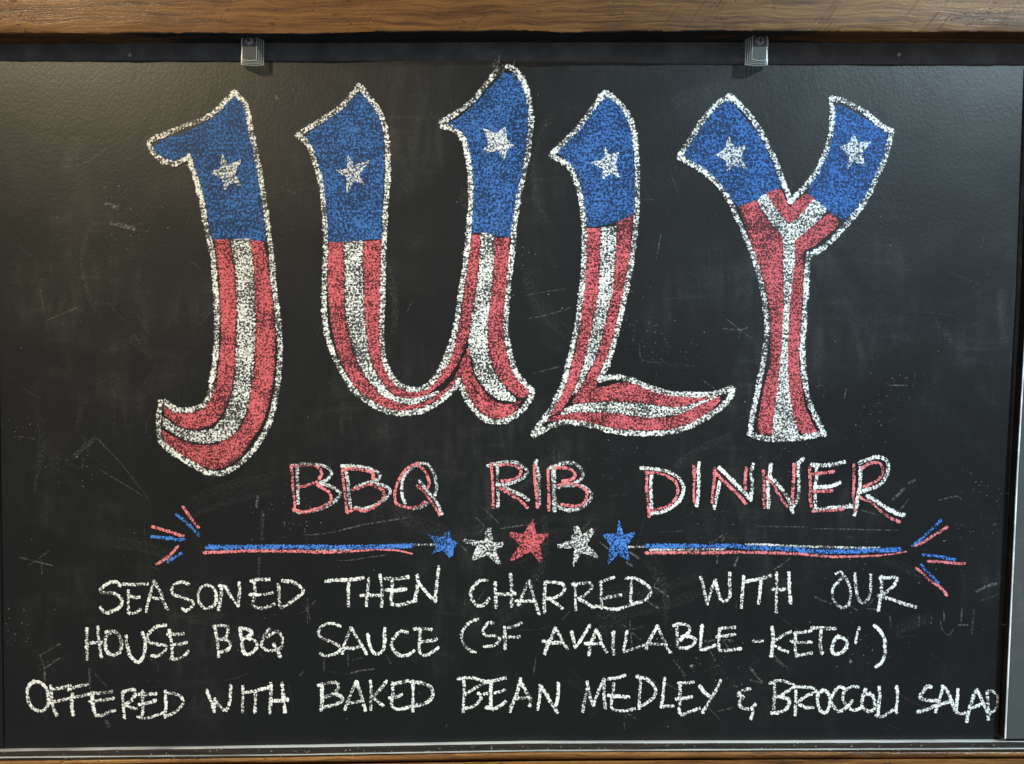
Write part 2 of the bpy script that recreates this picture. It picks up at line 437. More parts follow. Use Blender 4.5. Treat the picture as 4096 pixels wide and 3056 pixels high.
# old, half wiped chalk traces: part of the panel's surface
def ghosts():
    g = Chalk(0.25)
    rnd = random.Random(11)
    def line(p, w, pr):
        g.k = 0
        g.stroke(p, w, press=pr, step=9, jit=0.3, faint=True)
    spec = [
        ('t1', '340,1020 520,1012 700,985 900,935 1100,890 1350,850 1600,810', 5, .30), ('t1', '740,1320 900,1325 1100,1290 1350,1260', 4, .28),
        ('g', '80,2230 210,2262', 5, .26), ('g', '115,2262 195,2205', 5, .22), ('g', '165,2240 168,2295', 4, .18),
        ('g', '160,2622 240,2575', 5, .32), ('g', '160,2622 175,2660 182,2710', 5, .28), ('g', '180,2672 242,2632', 4, .3),
        ('s5', '355,690 365,800 385,1000', 4, .26), ('s5', '275,740 370,830 500,935', 4, .26), ('s5', '270,830 400,800 520,770', 4, .22),
        ('s5', '650,290 740,350 825,415', 6, .32), ('s5', '570,465 640,510 705,550', 6, .32), ('s5', '640,290 705,190', 4, .24),
        ('s5', '880,1170 960,1270 1030,1350', 5, .26), ('s5', '1070,1245 1140,1232', 7, .6), ('s5', '1310,1030 1350,1110 1390,1190', 5, .24),
        ('s5', '1470,930 1600,940', 9, .22), ('s5', '1250,945 1400,940', 8, .22), ('s5', '1480,950 1540,1020', 5, .26),
        ('s6', '0,1260 80,1360 150,1440', 8, .26), ('s6', '0,1410 80,1430 155,1450', 8, .26), ('s6', '290,1110 370,1200 460,1275', 7, .30), ('s6', '270,1150 360,1210 440,1265', 5, .24),
        ('s6', '770,410 870,455 980,495', 6, .36), ('s6', '1400,555 1520,565', 5, .3), ('s6', '1415,520 1500,420', 5, .24), ('s6', '1200,520 1290,575', 5, .28),
        ('s6', '1190,1160 1210,1195', 12, .75), ('s6', '1680,640 1690,780', 5, .2), ('s6', '2030,620 2025,760', 5, .18), ('s6', '2180,620 2170,740', 5, .18),
        ('t3', '420,980 700,975', 4, .18), ('t3', '1570,915 1900,920 2200,925', 4, .2), ('t3', '1040,1110 1180,1020', 5, .26), ('t3', '1195,1020 1170,1100', 6, .28),
        ('t3', '1110,1260 1105,1360', 6, .26), ('t3', '1370,1260 1310,1400', 7, .28), ('t3', '1990,1290 1880,1380 1790,1430', 5, .34),
        ('t3', '50,1220 170,1305', 7, .34), ('t3', '0,1340 95,1395', 7, .34), ('t4', '420,895 900,905 1400,915', 4, .26), ('t4', '960,680 1180,740', 5, .2),
        ('t4', '1520,560 1460,640 1400,700', 5, .3), ('t4', '1480,430 1400,510 1340,570', 9, .26), ('t4', '1520,380 1600,340', 8, .24),
        ('Y2', '470,690 570,770 650,830', 4, .32), ('Y2', '570,770 560,830', 4, .26), ('Y2', '440,760 570,770 640,745', 4, .26), ('Y2', '1660,1177 1800,1177', 4, .32),
        ('Y2', '1350,1200 1330,1290', 4, .26), ('Y2', '1135,1190 1165,1175 1190,1200 1180,1260', 4, .26), ('Y2', '290,1135 380,1200', 4, .26),
        ('L2', '0,520 150,490 300,470', 4, .2), ('L2', '20,690 200,650 350,600', 5, .18), ('L2', '60,1090 250,1040', 5, .18), ('L2', '1000,60 960,260', 4, .22), ('L2', '1040,1010 860,990 840,860', 4, .14),
        ('g', '3775,2445 3778,2485', 5, .4), ('g', '3815,2515 3795,2540 3770,2520 3760,2470', 4, .18), ('g', '3848,2435 3843,2500', 5, .26), ('g', '3896,2435 3886,2545', 6, .2), ('g', '3832,2500 3872,2500', 5, .36),
        ('g', '3905,2368 3945,2345 3985,2335', 9, .4), ('g', '3753,2002 3830,1985 3850,2003', 5, .28),
        ('g', '4000,2495 4030,2503', 4, .4), ('g', '1215,660 1190,645', 8, .01),
        ('g', '240,470 330,650 420,585', 6, .01), ('g', '235,672 330,655 430,590', 5, .16), ('g', '160,1150 180,1270', 5, .16), ('g', '180,1285 310,1230', 5, .16),
        ('g', '380,1745 480,1850 590,1990', 5, .14), ('g', '290,1830 380,1750', 16, .13), ('g', '385,1870 600,2000', 4, .16), ('g', '420,815 470,830', 14, .5), ('g', '440,890 540,915', 12, .4),
        ('g', '525,905 540,920', 12, .4), ('g', '1102,385 1110,400', 12, .45), ('s1', '1440,10 1432,150', 8, .30), ('s1', '1500,180 1495,560', 14, .07), ('s1', '1460,720 1455,960', 8, .16),
        ('s3', '540,430 540,740', 4, .16), ('s3', '470,490 540,570 570,690', 4, .18), ('s3', '430,620 540,560 640,450', 4, .16), ('s3', '1060,1320 1200,1295 1340,1280', 6, .25),
        ('s3', '1080,1175 1200,1140', 4, .22), ('s3', '1490,1120 1540,1220', 4, .18), ('s3', '1020,1060 1030,1250', 4, .16), ('s3', '740,1150 735,1300', 5, .14),
        ('s4', '570,300 490,450', 3, .22), ('s4', '1580,590 1500,690', 3, .22), ('s4', '1990,720 1930,800', 3, .22), ('s4', '1185,1120 1150,1350', 4, .22),
        ('r5', '590,770 600,620 640,590 740,655', 5, .24), ('r5', '1610,520 1740,660', 5, .22), ('r5', '1700,560 1900,510', 7, .18), ('r5', '1250,20 1330,180', 5, .24), ('r5', '920,160 1020,280', 4, .2), ('r5', '1090,220 1230,300', 5, .2),
        ('r1', '890,30 900,290', 8, .2), ('r1', '900,40 1100,260', 8, .1), ('r1', '1090,670 1130,740', 12, .22), ('r1', '350,100 360,190', 8, .2), ('r2', '1310,70 1250,130', 4, .3),
        ('t2', '400,700 590,880', 4, .24), ('t2', '310,810 410,920 340,1010', 4, .2), ('t2', '600,945 900,900 1060,880', 4, .26), ('t2', '1800,1110 1900,1190', 5, .28), ('t2', '130,1150 210,1220', 5, .24), ('t2', '1690,850 1590,950', 6, .16),
    ]
    for tile, sp, w_, pr in spec: line(pts(sp, tile), w_ * 0.9, pr * 0.45)
    # the smear above the tallest letter and over its tip
    for k in range(16):
        x0 = rnd.uniform(1985, 2060); y0 = rnd.uniform(195, 300)
        line([(x0, y0), (x0 - rnd.uniform(5, 35), y0 + rnd.uniform(15, 45))], rnd.uniform(3, 8), rnd.uniform(.10, .3))
    # light random scuffs and wiping scratches
    for k in range(130):
        x = rnd.uniform(30, 3950); y = rnd.uniform(300, 2930)
        a = rnd.choice([rnd.gauss(1.5, .25), rnd.gauss(0.15, .2), rnd.gauss(-.5, .3)]); L = rnd.uniform(12, 130)
        c = rnd.uniform(-.15, .15)
        p = [(x, y), (x + L * .5 * math.cos(a), y - L * .5 * math.sin(a)), (x + L * math.cos(a + c), y - L * math.sin(a + c))]
        line(p, rnd.uniform(2, 4.5), rnd.uniform(.012, .05))
    # wide, faint arcs left by the eraser
    for k in range(46):
        cx = rnd.uniform(100, 3900); cy = rnd.uniform(400, 2900); R_ = rnd.uniform(250, 700); a0 = rnd.uniform(0, 6.28); da = rnd.uniform(.3, .9)
        arc = [(cx + R_ * math.cos(a0 + da * q / 6) * 1.2, cy + R_ * 0.8 * math.sin(a0 + da * q / 6)) for q in range(7)]
        if all(30 < x_ < 3930 and 300 < y_ < 2920 for x_, y_ in arc):
            for q in range(rnd.randint(3, 7)):
                dy = rnd.uniform(-50, 50)
                line([(x_, y_ + dy) for x_, y_ in arc], rnd.uniform(5, 30), rnd.uniform(.003, .009))
    # crumbs in loose clusters
    cl = [(2830, 2090), (2650, 1350), (2740, 1400), (2530, 1290), (3150, 1830), (3480, 1690), (3600, 1560), (3880, 2120), (3950, 1950), (1160, 2020), (1220, 2110),
          (3480, 2590), (2760, 2620), (480, 820), (330, 760), (530, 930), (1940, 830), (2120, 1050), (3400, 2300), (2920, 2680), (2450, 1800), (60, 1700), (80, 2500), (300, 1880)]
    for cx, cy in cl:
        for k in range(34):
            x = rnd.gauss(cx, 60); y = rnd.gauss(cy, 50); r = rnd.uniform(0.6, 1.0) ** 0.5 * rnd.choice([1.2, 1.5, 2.4])
            if y < 300: continue
            line([(x - r, y), (x + r, y + rnd.uniform(-r, r))], r * 1.5, rnd.uniform(.05, .26))
    for k in range(120):
        x = rnd.uniform(20, 3960); y = rnd.uniform(270, 2940); r = rnd.uniform(0.8, 1.8)
        line([(x - r, y), (x + r, y + rnd.uniform(-r, r))], r * 1.5, rnd.uniform(.1, .75))
    return g
g = ghosts()
# join the traces into the panel mesh as its second material
me = panel.data; me.materials.append(M['ghost'])
gm = bpy.data.meshes.new('tmp'); gm.from_pydata([tuple(v) for v in g.v], [], g.f)
gm.attributes.new('press', 'FLOAT', 'POINT').data.foreach_set('value', g.pr)
gm.polygons.foreach_set('material_index', [1] * len(gm.polygons))
bm = bmesh.new(); bm.from_mesh(me); bm.from_mesh(gm); bm.to_mesh(me); bm.free(); bpy.data.meshes.remove(gm)

# ------------------------------------------------------------------ the four big letters
OUTW = 28
def letter(label, outline, field, reds, whites, stars, red_polys=(), white_polys=()):
    c = Chalk(2.2)
    for sp in outline: c.stroke(pts(sp), OUTW, press=0.47, jit=0.13)
    root = on_board(c.build('chalk_letter', M['white'], None)); root['label'] = label
    def sub(name, ch, mat):
        o = ch.build(name, mat, None); o.parent = root; o.matrix_parent_inverse = Matrix.Identity(4)
        return o
    for f in field:
        c = Chalk(0.8); c.fill(pts(f), press=0.5, grow=5.5); sub('blue_field', c, M['blue'])
    for a, b in reds:
        c = Chalk(0.9); c.band(pts(a), pts(b), press=0.55, grow=4.5); sub('red_stripe', c, M['red'])
    for p in red_polys:
        c = Chalk(0.9); c.fill(pts(p), press=0.55, grow=4.5); sub('red_stripe', c, M['red'])
    for a, b in whites:
        c = Chalk(0.95); c.band(pts(a), pts(b), press=0.48, grow=3.0); sub('white_stripe', c, M['white'])
    for p in white_polys:
        c = Chalk(0.95); c.fill(pts(p), press=0.48, grow=3.0); sub('white_stripe', c, M['white'])
    for s in stars:
        c = Chalk(1.4); c.fill(pts(s), press=0.52, jit=2.0, step=6); sub('star', c, M['star'])
    return root

letter('letter J in white outlined red, white and blue chalk',
    ['J1 1035,165 1130,270 1170,400 1190,540 1225,660 1245,790 1270,900 1285,1020 1310,1150 1330,1290 1345,1400 1360,1530 J2 878,150 885,260 897,380 912,500 924,620 930,740 927,860 917,960 897,1070 872,1170 842,1240 800,1310 745,1380 680,1440 610,1480 540,1492 470,1475 400,1435 320,1385 260,1345 215,1300',
     'J2 215,1300 203,1230 203,1150 215,1060', 'J2 240,1060 270,1090 310,1110 370,1112 430,1100 480,1070 510,1010 520,940 535,860 545,760 550,640 552,520 545,400 535,280 525,180 505,80 J1 770,1460 750,1350 735,1240 705,1120 675,1010 650,920 625,850 600,760',
     'J1 610,785 560,795 480,835 420,830 340,800 280,750 240,690 225,640 290,595 400,550 530,495 680,440 800,380 900,300 970,220 1035,165'],
    ['J1 1030,205 1090,270 1130,350 1150,480 1180,600 1210,760 1240,960 1265,1150 1300,1380 1320,1565 1180,1555 1000,1530 840,1555 800,1400 770,1200 700,1030 670,900 640,780 600,755 560,770 480,805 400,800 330,770 280,720 265,690 360,620 520,570 690,500 830,420 930,310 1000,220'],
    [('J2 540,90 560,220 572,350 575,500 580,640 572,780 560,880 540,970 510,1050 470,1100 420,1125 350,1135 290,1115 235,1085', 'J2 620,85 640,200 655,320 660,450 662,600 660,740 655,860 640,970 610,1070 570,1150 510,1200 400,1222 320,1195 235,1135'),
     ('J2 752,90 772,220 782,350 785,480 787,600 783,740 777,860 762,985 742,1100 708,1195 645,1275 540,1322 440,1325 350,1300 280,1270 225,1238', 'J2 825,100 850,200 865,320 880,440 890,560 898,680 895,800 888,900 875,1000 855,1090 820,1190 760,1290 690,1390 610,1440 540,1460 460,1445 380,1400 300,1345 240,1290 222,1245')],
    [('J2 634,85 654,200 669,320 673,450 676,600 671,740 666,860 651,980 621,1085 581,1165 516,1224 400,1238 310,1208 225,1150', 'J2 745,82 765,220 775,350 778,480 780,600 775,740 770,860 755,980 735,1090 700,1180 640,1262 540,1302 440,1308 350,1284 225,1210')],
    ['J1 918,740 975,850 1105,790 1035,935 1105,1055 990,1015 940,1090 912,985 797,915 900,880'])

letter('letter U in white outlined red, white and blue chalk',
    ['U1 680,290 760,390 830,480 870,570 895,670 905,800 910,950 905,1100 895,1220 885,1350 885,1500 U2 852,60 845,200 840,400 835,600 830,800 835,950 850,1060 885,1140 930,1210 1000,1260 1090,1280 1170,1260 1230,1210 1290,1120 1340,1000 1385,880 1415,740 1440,560 1465,400 1485,250 1500,120 U1 1565,1380 1575,1250 1575,1100 1565,950 1550,850 1525,740 1480,670 1420,630 1345,615',
     'U1 1335,585 1420,535 1500,480 1600,400 1690,290 1760,205', 'U1 1870,130 1930,160 1985,230 2020,300 2045,400 2060,520 2060,620 2045,730 2035,850 2010,960 1990,1060 1965,1160 1950,1270 1930,1400 U2 1860,20 1850,150 1835,300 1815,450 1805,600 1795,750 1800,850 1815,950 1840,1050 1870,1140 1920,1210 1995,1285',
     'U2 1998,1285 1995,1330 1950,1400 1880,1470 1800,1520 1720,1530 1640,1510 1560,1450 1500,1370 1460,1290 1432,1195',
     'U2 1425,1215 1390,1275 1330,1330 1240,1400 1130,1445 1000,1465 880,1450 770,1400 680,1340 600,1270 545,1180 500,1100 460,1020 430,930 400,830 385,700 380,560 385,400 390,250 393,100 U1 403,1400 390,1250 380,1130 360,1030 335,950 310,870 275,780 230,720 178,690',
     'U1 178,690 250,640 330,590 430,530 530,460 610,370 680,290'],
    ['U1 685,350 780,450 840,570 865,700 865,900 860,1100 855,1300 855,1510 700,1518 550,1538 430,1535 415,1350 400,1180 385,1050 370,950 350,880 300,790 255,690 350,620 450,550 560,470 630,400',
     'U1 1850,190 1920,200 1980,270 2010,380 2030,500 2020,650 2005,820 1985,950 1965,1100 1940,1250 1915,1400 1895,1500 1770,1480 1690,1460 1590,1470 1600,1300 1610,1150 1600,1000 1585,880 1560,770 1520,690 1440,620 1390,595 1480,560 1600,460 1700,350 1790,250'],
    [('U2 408,135 410,300 415,450 425,600 440,750 465,880 490,980 520,1060 560,1140 600,1220 660,1290 740,1350 850,1408 960,1435 1070,1428 1180,1392 1290,1335 1380,1262 1430,1180 1455,1110 1484,1020', 'U2 525,130 528,300 530,480 535,620 545,760 570,880 605,1000 640,1090 690,1180 750,1260 830,1335 920,1378 1020,1402 1110,1397 1200,1365 1300,1300 1370,1230 1420,1150 1450,1080 1480,1015'),
     ('U2 690,125 690,300 695,480 700,620 712,760 725,900 745,1010 765,1080 805,1165 860,1240 920,1310 1000,1335 1090,1335 1170,1315 1250,1260 1330,1190 1400,1100 1450,1000 1480,900 1510,780 1530,650 1555,500 1575,350 1588,200 1598,75', 'U2 825,115 820,300 815,480 810,620 810,780 820,930 840,1050 870,1140 920,1220 1000,1285 1090,1300 1170,1285 1240,1230 1300,1150 1350,1060 1395,960 1425,850 1450,720 1470,580 1490,430 1510,280 1522,170 1532,75'),
     ('U2 1715,100 1710,250 1700,400 1685,560 1665,720 1660,870 1670,990 1700,1090 1750,1190 1820,1270 1890,1330 1940,1335', 'U2 1815,95 1815,250 1800,400 1790,560 1780,720 1780,870 1790,970 1815,1060 1860,1150 1920,1220 1980,1290 1962,1325'),
     ('U2 1445,1090 1455,1180 1480,1280 1530,1370 1600,1440 1680,1492 1760,1500 1830,1470 1890,1410', 'U2 1484,1030 1492,1150 1525,1245 1595,1335 1680,1390 1770,1424 1890,1408'),
     ('U2 1494,960 1500,1120 1535,1220 1605,1315 1690,1375 1790,1410 1900,1385', 'U2 1504,960 1515,1080 1545,1180 1595,1265 1665,1345 1745,1390 1830,1395 1912,1370')],
    [('U2 535,130 545,300 545,480 552,620 562,760 590,880 625,1000 660,1090 710,1180 770,1255 850,1330 930,1365 1020,1388 1100,1383 1180,1355 1275,1300', 'U2 682,120 680,300 685,480 690,620 700,760 715,900 730,1010 750,1080 790,1170 850,1250 910,1322 1000,1350 1080,1350 1150,1335 1270,1290'),
     ('U2 1605,60 1600,200 1580,400 1555,560 1535,700 1512,850 1505,940 1530,1020 1550,1120 1590,1210 1660,1300 1740,1350 1870,1370', 'U2 1705,70 1700,200 1690,380 1675,560 1655,720 1650,870 1660,1000 1690,1100 1730,1190 1790,1270 1875,1360'),
     ('U2 1290,1110 1340,1010 1385,900', 'U2 1325,1115 1370,1010 1400,915')],
    ['U1 585,840 640,925 765,888 680,1000 722,1090 640,1050 573,1165 575,1020 485,968 580,960', 'U1 1672,625 1780,672 1855,615 1868,725 1928,770 1868,800 1845,895 1795,812 1670,828 1715,740'])

letter('letter L in white outlined red, white and blue chalk',
    ['L1 755,168 840,220 920,300 980,400 1020,510 1040,620 1055,760 1060,900 1060,1050 1060,1200 1050,1350 1040,1500 L2 800,120 793,184 775,310 750,440 725,560 700,680 670,800 645,900 610,1000 580,1070 545,1140',
     'L2 545,1135 620,1118 700,1118 790,1140 880,1180 980,1215 1080,1240 1200,1245 1320,1245 1420,1230 1515,1198', 'L2 1522,1198 1520,1240 1480,1300 1400,1370 1300,1430 1200,1480 1060,1520 900,1530 740,1525 620,1510 520,1480 400,1455 280,1450 190,1475 110,1520 58,1545',
     'L2 58,1530 110,1465 160,1400 210,1320 250,1240 285,1160 310,1050 335,950 360,850 385,720 400,600 420,450 430,300 435,150 L1 556,1416 540,1250 520,1120 490,1020 455,930 400,850 330,800 248,755', 'L1 248,755 330,670 410,590 510,490 590,380 680,260 755,168'],
    ['L1 775,195 850,260 930,340 985,470 1010,600 1022,760 1025,950 1025,1100 1024,1240 1012,1300 940,1345 850,1384 700,1415 600,1425 575,1300 560,1150 545,1050 520,970 470,880 410,800 310,735 420,610 530,500 640,360 720,240'],
    [('L2 455,20 450,200 445,350 430,500 415,680 395,830 370,950 340,1060 310,1160 270,1240 230,1320 195,1395', 'L2 545,20 550,150 545,300 530,500 505,650 475,800 445,920 410,1050 380,1150 335,1250 290,1320 250,1385'),
     ('L1 866,1386 L2 672,100 662,300 648,480 618,640 588,760 558,880 520,1000 475,1080 440,1150 385,1240 345,1310', 'L1 1016,1318 L2 774,100 755,300 730,480 690,640 650,780 615,920 580,1040 545,1110 510,1190 440,1270 370,1310'),
     ('L2 510,1205 620,1180 740,1162 850,1178 960,1218 1080,1250 1200,1265 1320,1270 1385,1255', 'L2 395,1312 500,1300 640,1290 780,1295 900,1305 1020,1325 1120,1330 1220,1310 1382,1262'),
     ('L2 190,1410 300,1390 440,1380 600,1385 760,1405 900,1420 1050,1420 1180,1380 1290,1320 1430,1262', 'L2 155,1445 280,1430 420,1440 540,1470 660,1490 800,1500 960,1505 1100,1490 1240,1440 1350,1370 1432,1285')],
    [('L2 558,15 560,150 552,300 540,500 515,660 485,800 455,930 420,1060 390,1160 345,1250', 'L2 665,10 668,100 655,300 640,480 610,620 580,750 550,870 510,990 460,1070 430,1140 375,1240'),
     ('L2 265,1372 340,1330 480,1310 640,1303 780,1308 900,1318 1020,1338 1120,1342 1220,1320 1400,1258', 'L2 262,1388 400,1372 540,1370 680,1380 800,1400 920,1410 1040,1400 1160,1375 1270,1320 1405,1264')],
    ['L1 755,670 800,755 895,722 858,835 900,975 815,920 732,990 735,885 622,830 738,790'])

letter('letter Y in white outlined red, white and blue chalk',
    ['Y1 600,188 500,240 420,320 350,410 280,510 225,600 165,690 145,725', 'Y1 150,720 230,770 320,820 400,880 470,940 530,1010 580,1090 620,1170 660,1260 700,1350 740,1450 790,1560 Y2 683,275 715,390 740,500 755,600 765,720 765,830 750,930 735,1040 710,1150 690,1260 665,1370 650,1470 640,1535',
     'Y2 635,1530 700,1555 790,1572 900,1572 1010,1562 1100,1547 1190,1532', 'Y2 1180,1525 1160,1480 1120,1400 1080,1300 1055,1200 1040,1100 1030,980 1030,860 1040,740 1045,620 1055,480 1060,350 1072,210',
     'Y1 1290,1578 1330,1570 1420,1520 1510,1440 1600,1340 1680,1250 1760,1150 1830,1030 1880,920 1930,810 1970,700 1995,600 2022,495', 'Y1 2025,500 1950,460 1870,400 1790,330 1700,280 1600,230 1485,203',
     'Y1 1485,203 1492,280 1495,380 1485,480 1470,580 1440,680 1400,760 1360,850 1300,930 1230,1010 1180,1060 1125,1115', 'Y1 1125,1115 1100,1040 1070,960 1040,880 1000,770 950,660 900,560 840,460 760,350 690,270 600,188'],
    ['Y1 585,225 650,300 720,390 790,470 860,560 910,660 960,780 1000,880 1040,960 1030,1000 930,1030 830,1090 740,1120 670,1150 620,1080 560,1000 500,930 430,870 350,800 270,750 205,705 260,610 330,500 410,390 500,290',
     'Y1 1530,265 1640,310 1760,380 1870,450 1970,520 1970,600 1940,720 1890,850 1830,970 1760,1090 1690,1190 1600,1270 1530,1230 1450,1170 1380,1120 1300,1050 1290,1010 1350,920 1410,810 1460,700 1500,590 1515,470 1520,350'],
    [('Y1 680,1155 710,1240 740,1330 770,1430 800,1550 Y2 700,275 735,360 765,460 785,560 797,660 800,780 798,900 795,1000 775,1100 750,1200 730,1320 710,1420 705,1500 740,1535',
      'Y1 820,1105 860,1180 920,1270 980,1350 1050,1420 Y2 885,160 887,275 888,400 888,520 885,640 880,760 870,880 865,1000 850,1080 840,1180 830,1300 815,1420 805,1540')],
    [],
    ['Y1 580,530 638,640 738,615 688,730 748,828 625,800 568,855 558,755 465,705 548,650', 'Y1 1685,510 1718,592 1840,585 1758,690 1790,802 1692,768 1620,845 1640,720 1560,635 1648,595'],
    red_polys=['Y1 920,1040 1035,1005 1060,1060 1090,1130 1110,1180 1150,1150 1220,1090 1270,1050 1335,1090 1270,1170 1200,1240 1120,1300 1070,1250 1010,1170 960,1100',
               'Y1 1480,1225 1550,1280 1530,1330 1440,1410 1340,1490 1230,1550 Y2 1028,200 1025,275 1025,400 1020,520 1012,640 1005,780 1000,900 995,1020 1005,1120 1020,1220 1040,1330 1075,1420 1125,1520 1060,1545 1010,1510 975,1430 950,1330 930,1200 925,1060 925,930 930,800 935,640 945,520 955,400 970,275 975,130 Y1 1170,1460 1260,1390 1340,1330 1410,1270'],
    white_polys=['Y1 840,1100 915,1050 960,1130 1010,1200 1060,1270 1115,1325 1200,1260 1270,1180 1330,1100 1400,1140 1450,1190 1390,1260 1310,1330 1230,1400 1165,1450 Y2 965,130 965,275 950,400 935,520 925,640 920,800 915,930 915,1060 925,1200 945,1330 965,1430 1000,1550 810,1550 820,1430 835,1320 850,1200 865,1060 875,930 885,800 895,600 897,400 895,275 892,120 Y1 1065,1420 1000,1350 940,1270 880,1180'])

# ------------------------------------------------------------------ chalk words
def word(label, white, red=None, w=15.0, rw=13.0, mat='writing'):
    c = Chalk(1.0)
    for sp in white: c.stroke(pts(sp), w * random.uniform(0.88, 1.12), press=random.uniform(0.40, 0.76))
    root = on_board(c.build('chalk_word', M[mat], None)); root['label'] = label
    if red:
        r = Chalk(2.4)
        for sp in red: r.stroke(pts(sp), rw * random.uniform(0.9, 1.12), press=random.uniform(.45, .72))
        o = r.build('red_chalk_line', M['red_line'], None); o.parent = root; o.matrix_parent_inverse = Matrix.Identity(4)
    return root
def W(tile, s): return [tile + ' ' + x.strip() for x in s.split('|')]

word('word BBQ in doubled white and red chalk lines',
    W('t1', '270,185 268,350 275,500 275,640|190,190 330,170 480,175 600,195 670,250 670,310 610,360 540,390|560,400 650,430 730,470 780,520 750,580 680,640 560,700 430,735 300,745 230,725|850,250 875,400 890,550 905,690|800,190 900,190 1050,205 1180,240 1250,290 1250,340 1190,370 1090,400 960,450|1210,400 1300,425 1380,480 1370,540 1300,600 1200,660 1080,700 960,690|1560,640 1530,560 1520,440 1535,340 1590,260 1680,190 1780,160 1850,190 1900,270 1930,360 1940,450 1920,540|1830,640 1750,690 1660,700|1725,370 1790,440 1860,530 1920,600 1970,690 2000,770'),
    W('t1', '195,190 210,330 215,480 235,620 235,700|190,195 330,185 480,190 545,240 560,290 530,350|290,445 400,420 500,385|510,420 580,465 645,500 670,560 660,620 570,680 450,720 330,745 220,710|805,235 820,380 840,520 855,650 860,750|810,240 920,225 1050,240 1150,260 1180,300 1175,350|930,480 1050,440 1130,410 1230,450 1300,490 1305,560 1270,620 1180,690 1060,730 960,710 870,750|1720,155 1620,200 1540,270 1490,360 1450,450 1435,540 1450,630 1510,670 1620,690 1710,680 1800,625|1720,190 1780,230 1830,320 1850,400 1830,460|1705,430 1780,490 1830,560 1890,640 1940,720 1975,780'),
    w=16.5, rw=15, mat='white_sparse')
word('word RIB in doubled white and red chalk lines',
    W('t2', '565,180 570,330 570,460 580,560 570,690|450,195 560,160 660,145 790,150 890,210 930,260 880,330 770,385 640,410 560,415|640,430 760,500 870,550 940,600|1045,130 1025,160 1050,230 1060,330 1065,450 1070,560 1065,660|1190,220 1240,200 1340,165 1460,155 1540,190 1590,260 1590,320 1540,370 1480,395|1232,220 1240,350 1240,480 1245,600 1245,730|1245,240 1250,350 1250,480 1255,600 1255,730|1290,440 1400,430 1540,420 1650,470 1700,540 1660,620 1580,690 1450,720 1330,700 1290,660'),
    W('t2', '495,160 505,300 515,450 520,600 515,690|590,185 690,170 790,195 850,240 830,310 740,360 620,370|600,455 720,530 830,600 930,690|1015,190 1015,300 1025,420 1040,550 1050,690|1175,240 1180,380 1185,520 1185,640 1185,725|1260,215 1380,215 1470,250 1500,300 1470,350 1350,370|1290,425 1400,400 1540,430 1640,490 1640,560 1600,640 1510,675 1400,660 1340,655'),
    w=17.5, rw=15, mat='white_sparse')
word('word DINNER in doubled white and red chalk lines',
    W('t3', '320,310 310,420 315,560 320,690|190,215 330,225 470,245 590,300 670,370 705,450 690,540 620,640 520,710 400,755 320,760|890,150 880,230 885,340 880,460 875,580 860,670|1130,210 1200,280 1290,370 1390,470 1480,560 1510,600|1130,380 1120,480 1090,600 1070,700|1540,170 1510,280 1530,400 1520,500 1500,590|1745,170 1740,280 1720,400 1715,520 1725,600 1720,690|1740,320 1820,400 1900,500 1960,590 1990,680 2010,750|2140,100 2085,160 2080,280 2085,420 2080,540 2050,640 1990,700') +
    W('t4', '470,190 475,300 460,400 455,500 460,600 460,690|415,165 530,175 650,165 790,140|450,420 560,420 660,410 740,370|450,680 600,665 740,650 880,640|975,200 970,320 965,430 940,540 930,650 905,740|960,150 1050,110 1180,80 1270,120 1290,220 1260,310 1200,390 1090,440 950,480|1050,520 1160,590 1270,660 1380,720 1470,740'),
    W('t3', '265,260 260,400 265,550 285,700 290,800|250,265 380,275 500,310 600,380 630,450 625,540 570,630 470,690 320,725|825,190 830,330 825,480 835,630|1075,220 1070,350 1060,470 1045,630|1080,270 1180,370 1290,470 1390,570 1450,640|1455,215 1445,330 1445,470|1660,250 1665,370 1675,480 1665,590 1675,690|1700,330 1770,400 1830,510 1890,610 1945,680|2030,170 2025,300 2020,430 2010,540 2020,630') +
    W('t4', '395,200 400,320 405,440 400,540 415,640|410,275 520,265 670,245|420,475 530,470 650,465|425,700 560,690 700,685 780,670|900,165 900,300 895,430 895,550 910,700|990,210 1060,160 1150,140 1210,170 1230,240 1200,310 1120,370 1010,420|970,540 1080,590 1180,670 1290,760 1420,820'),
    w=18, rw=15.5)

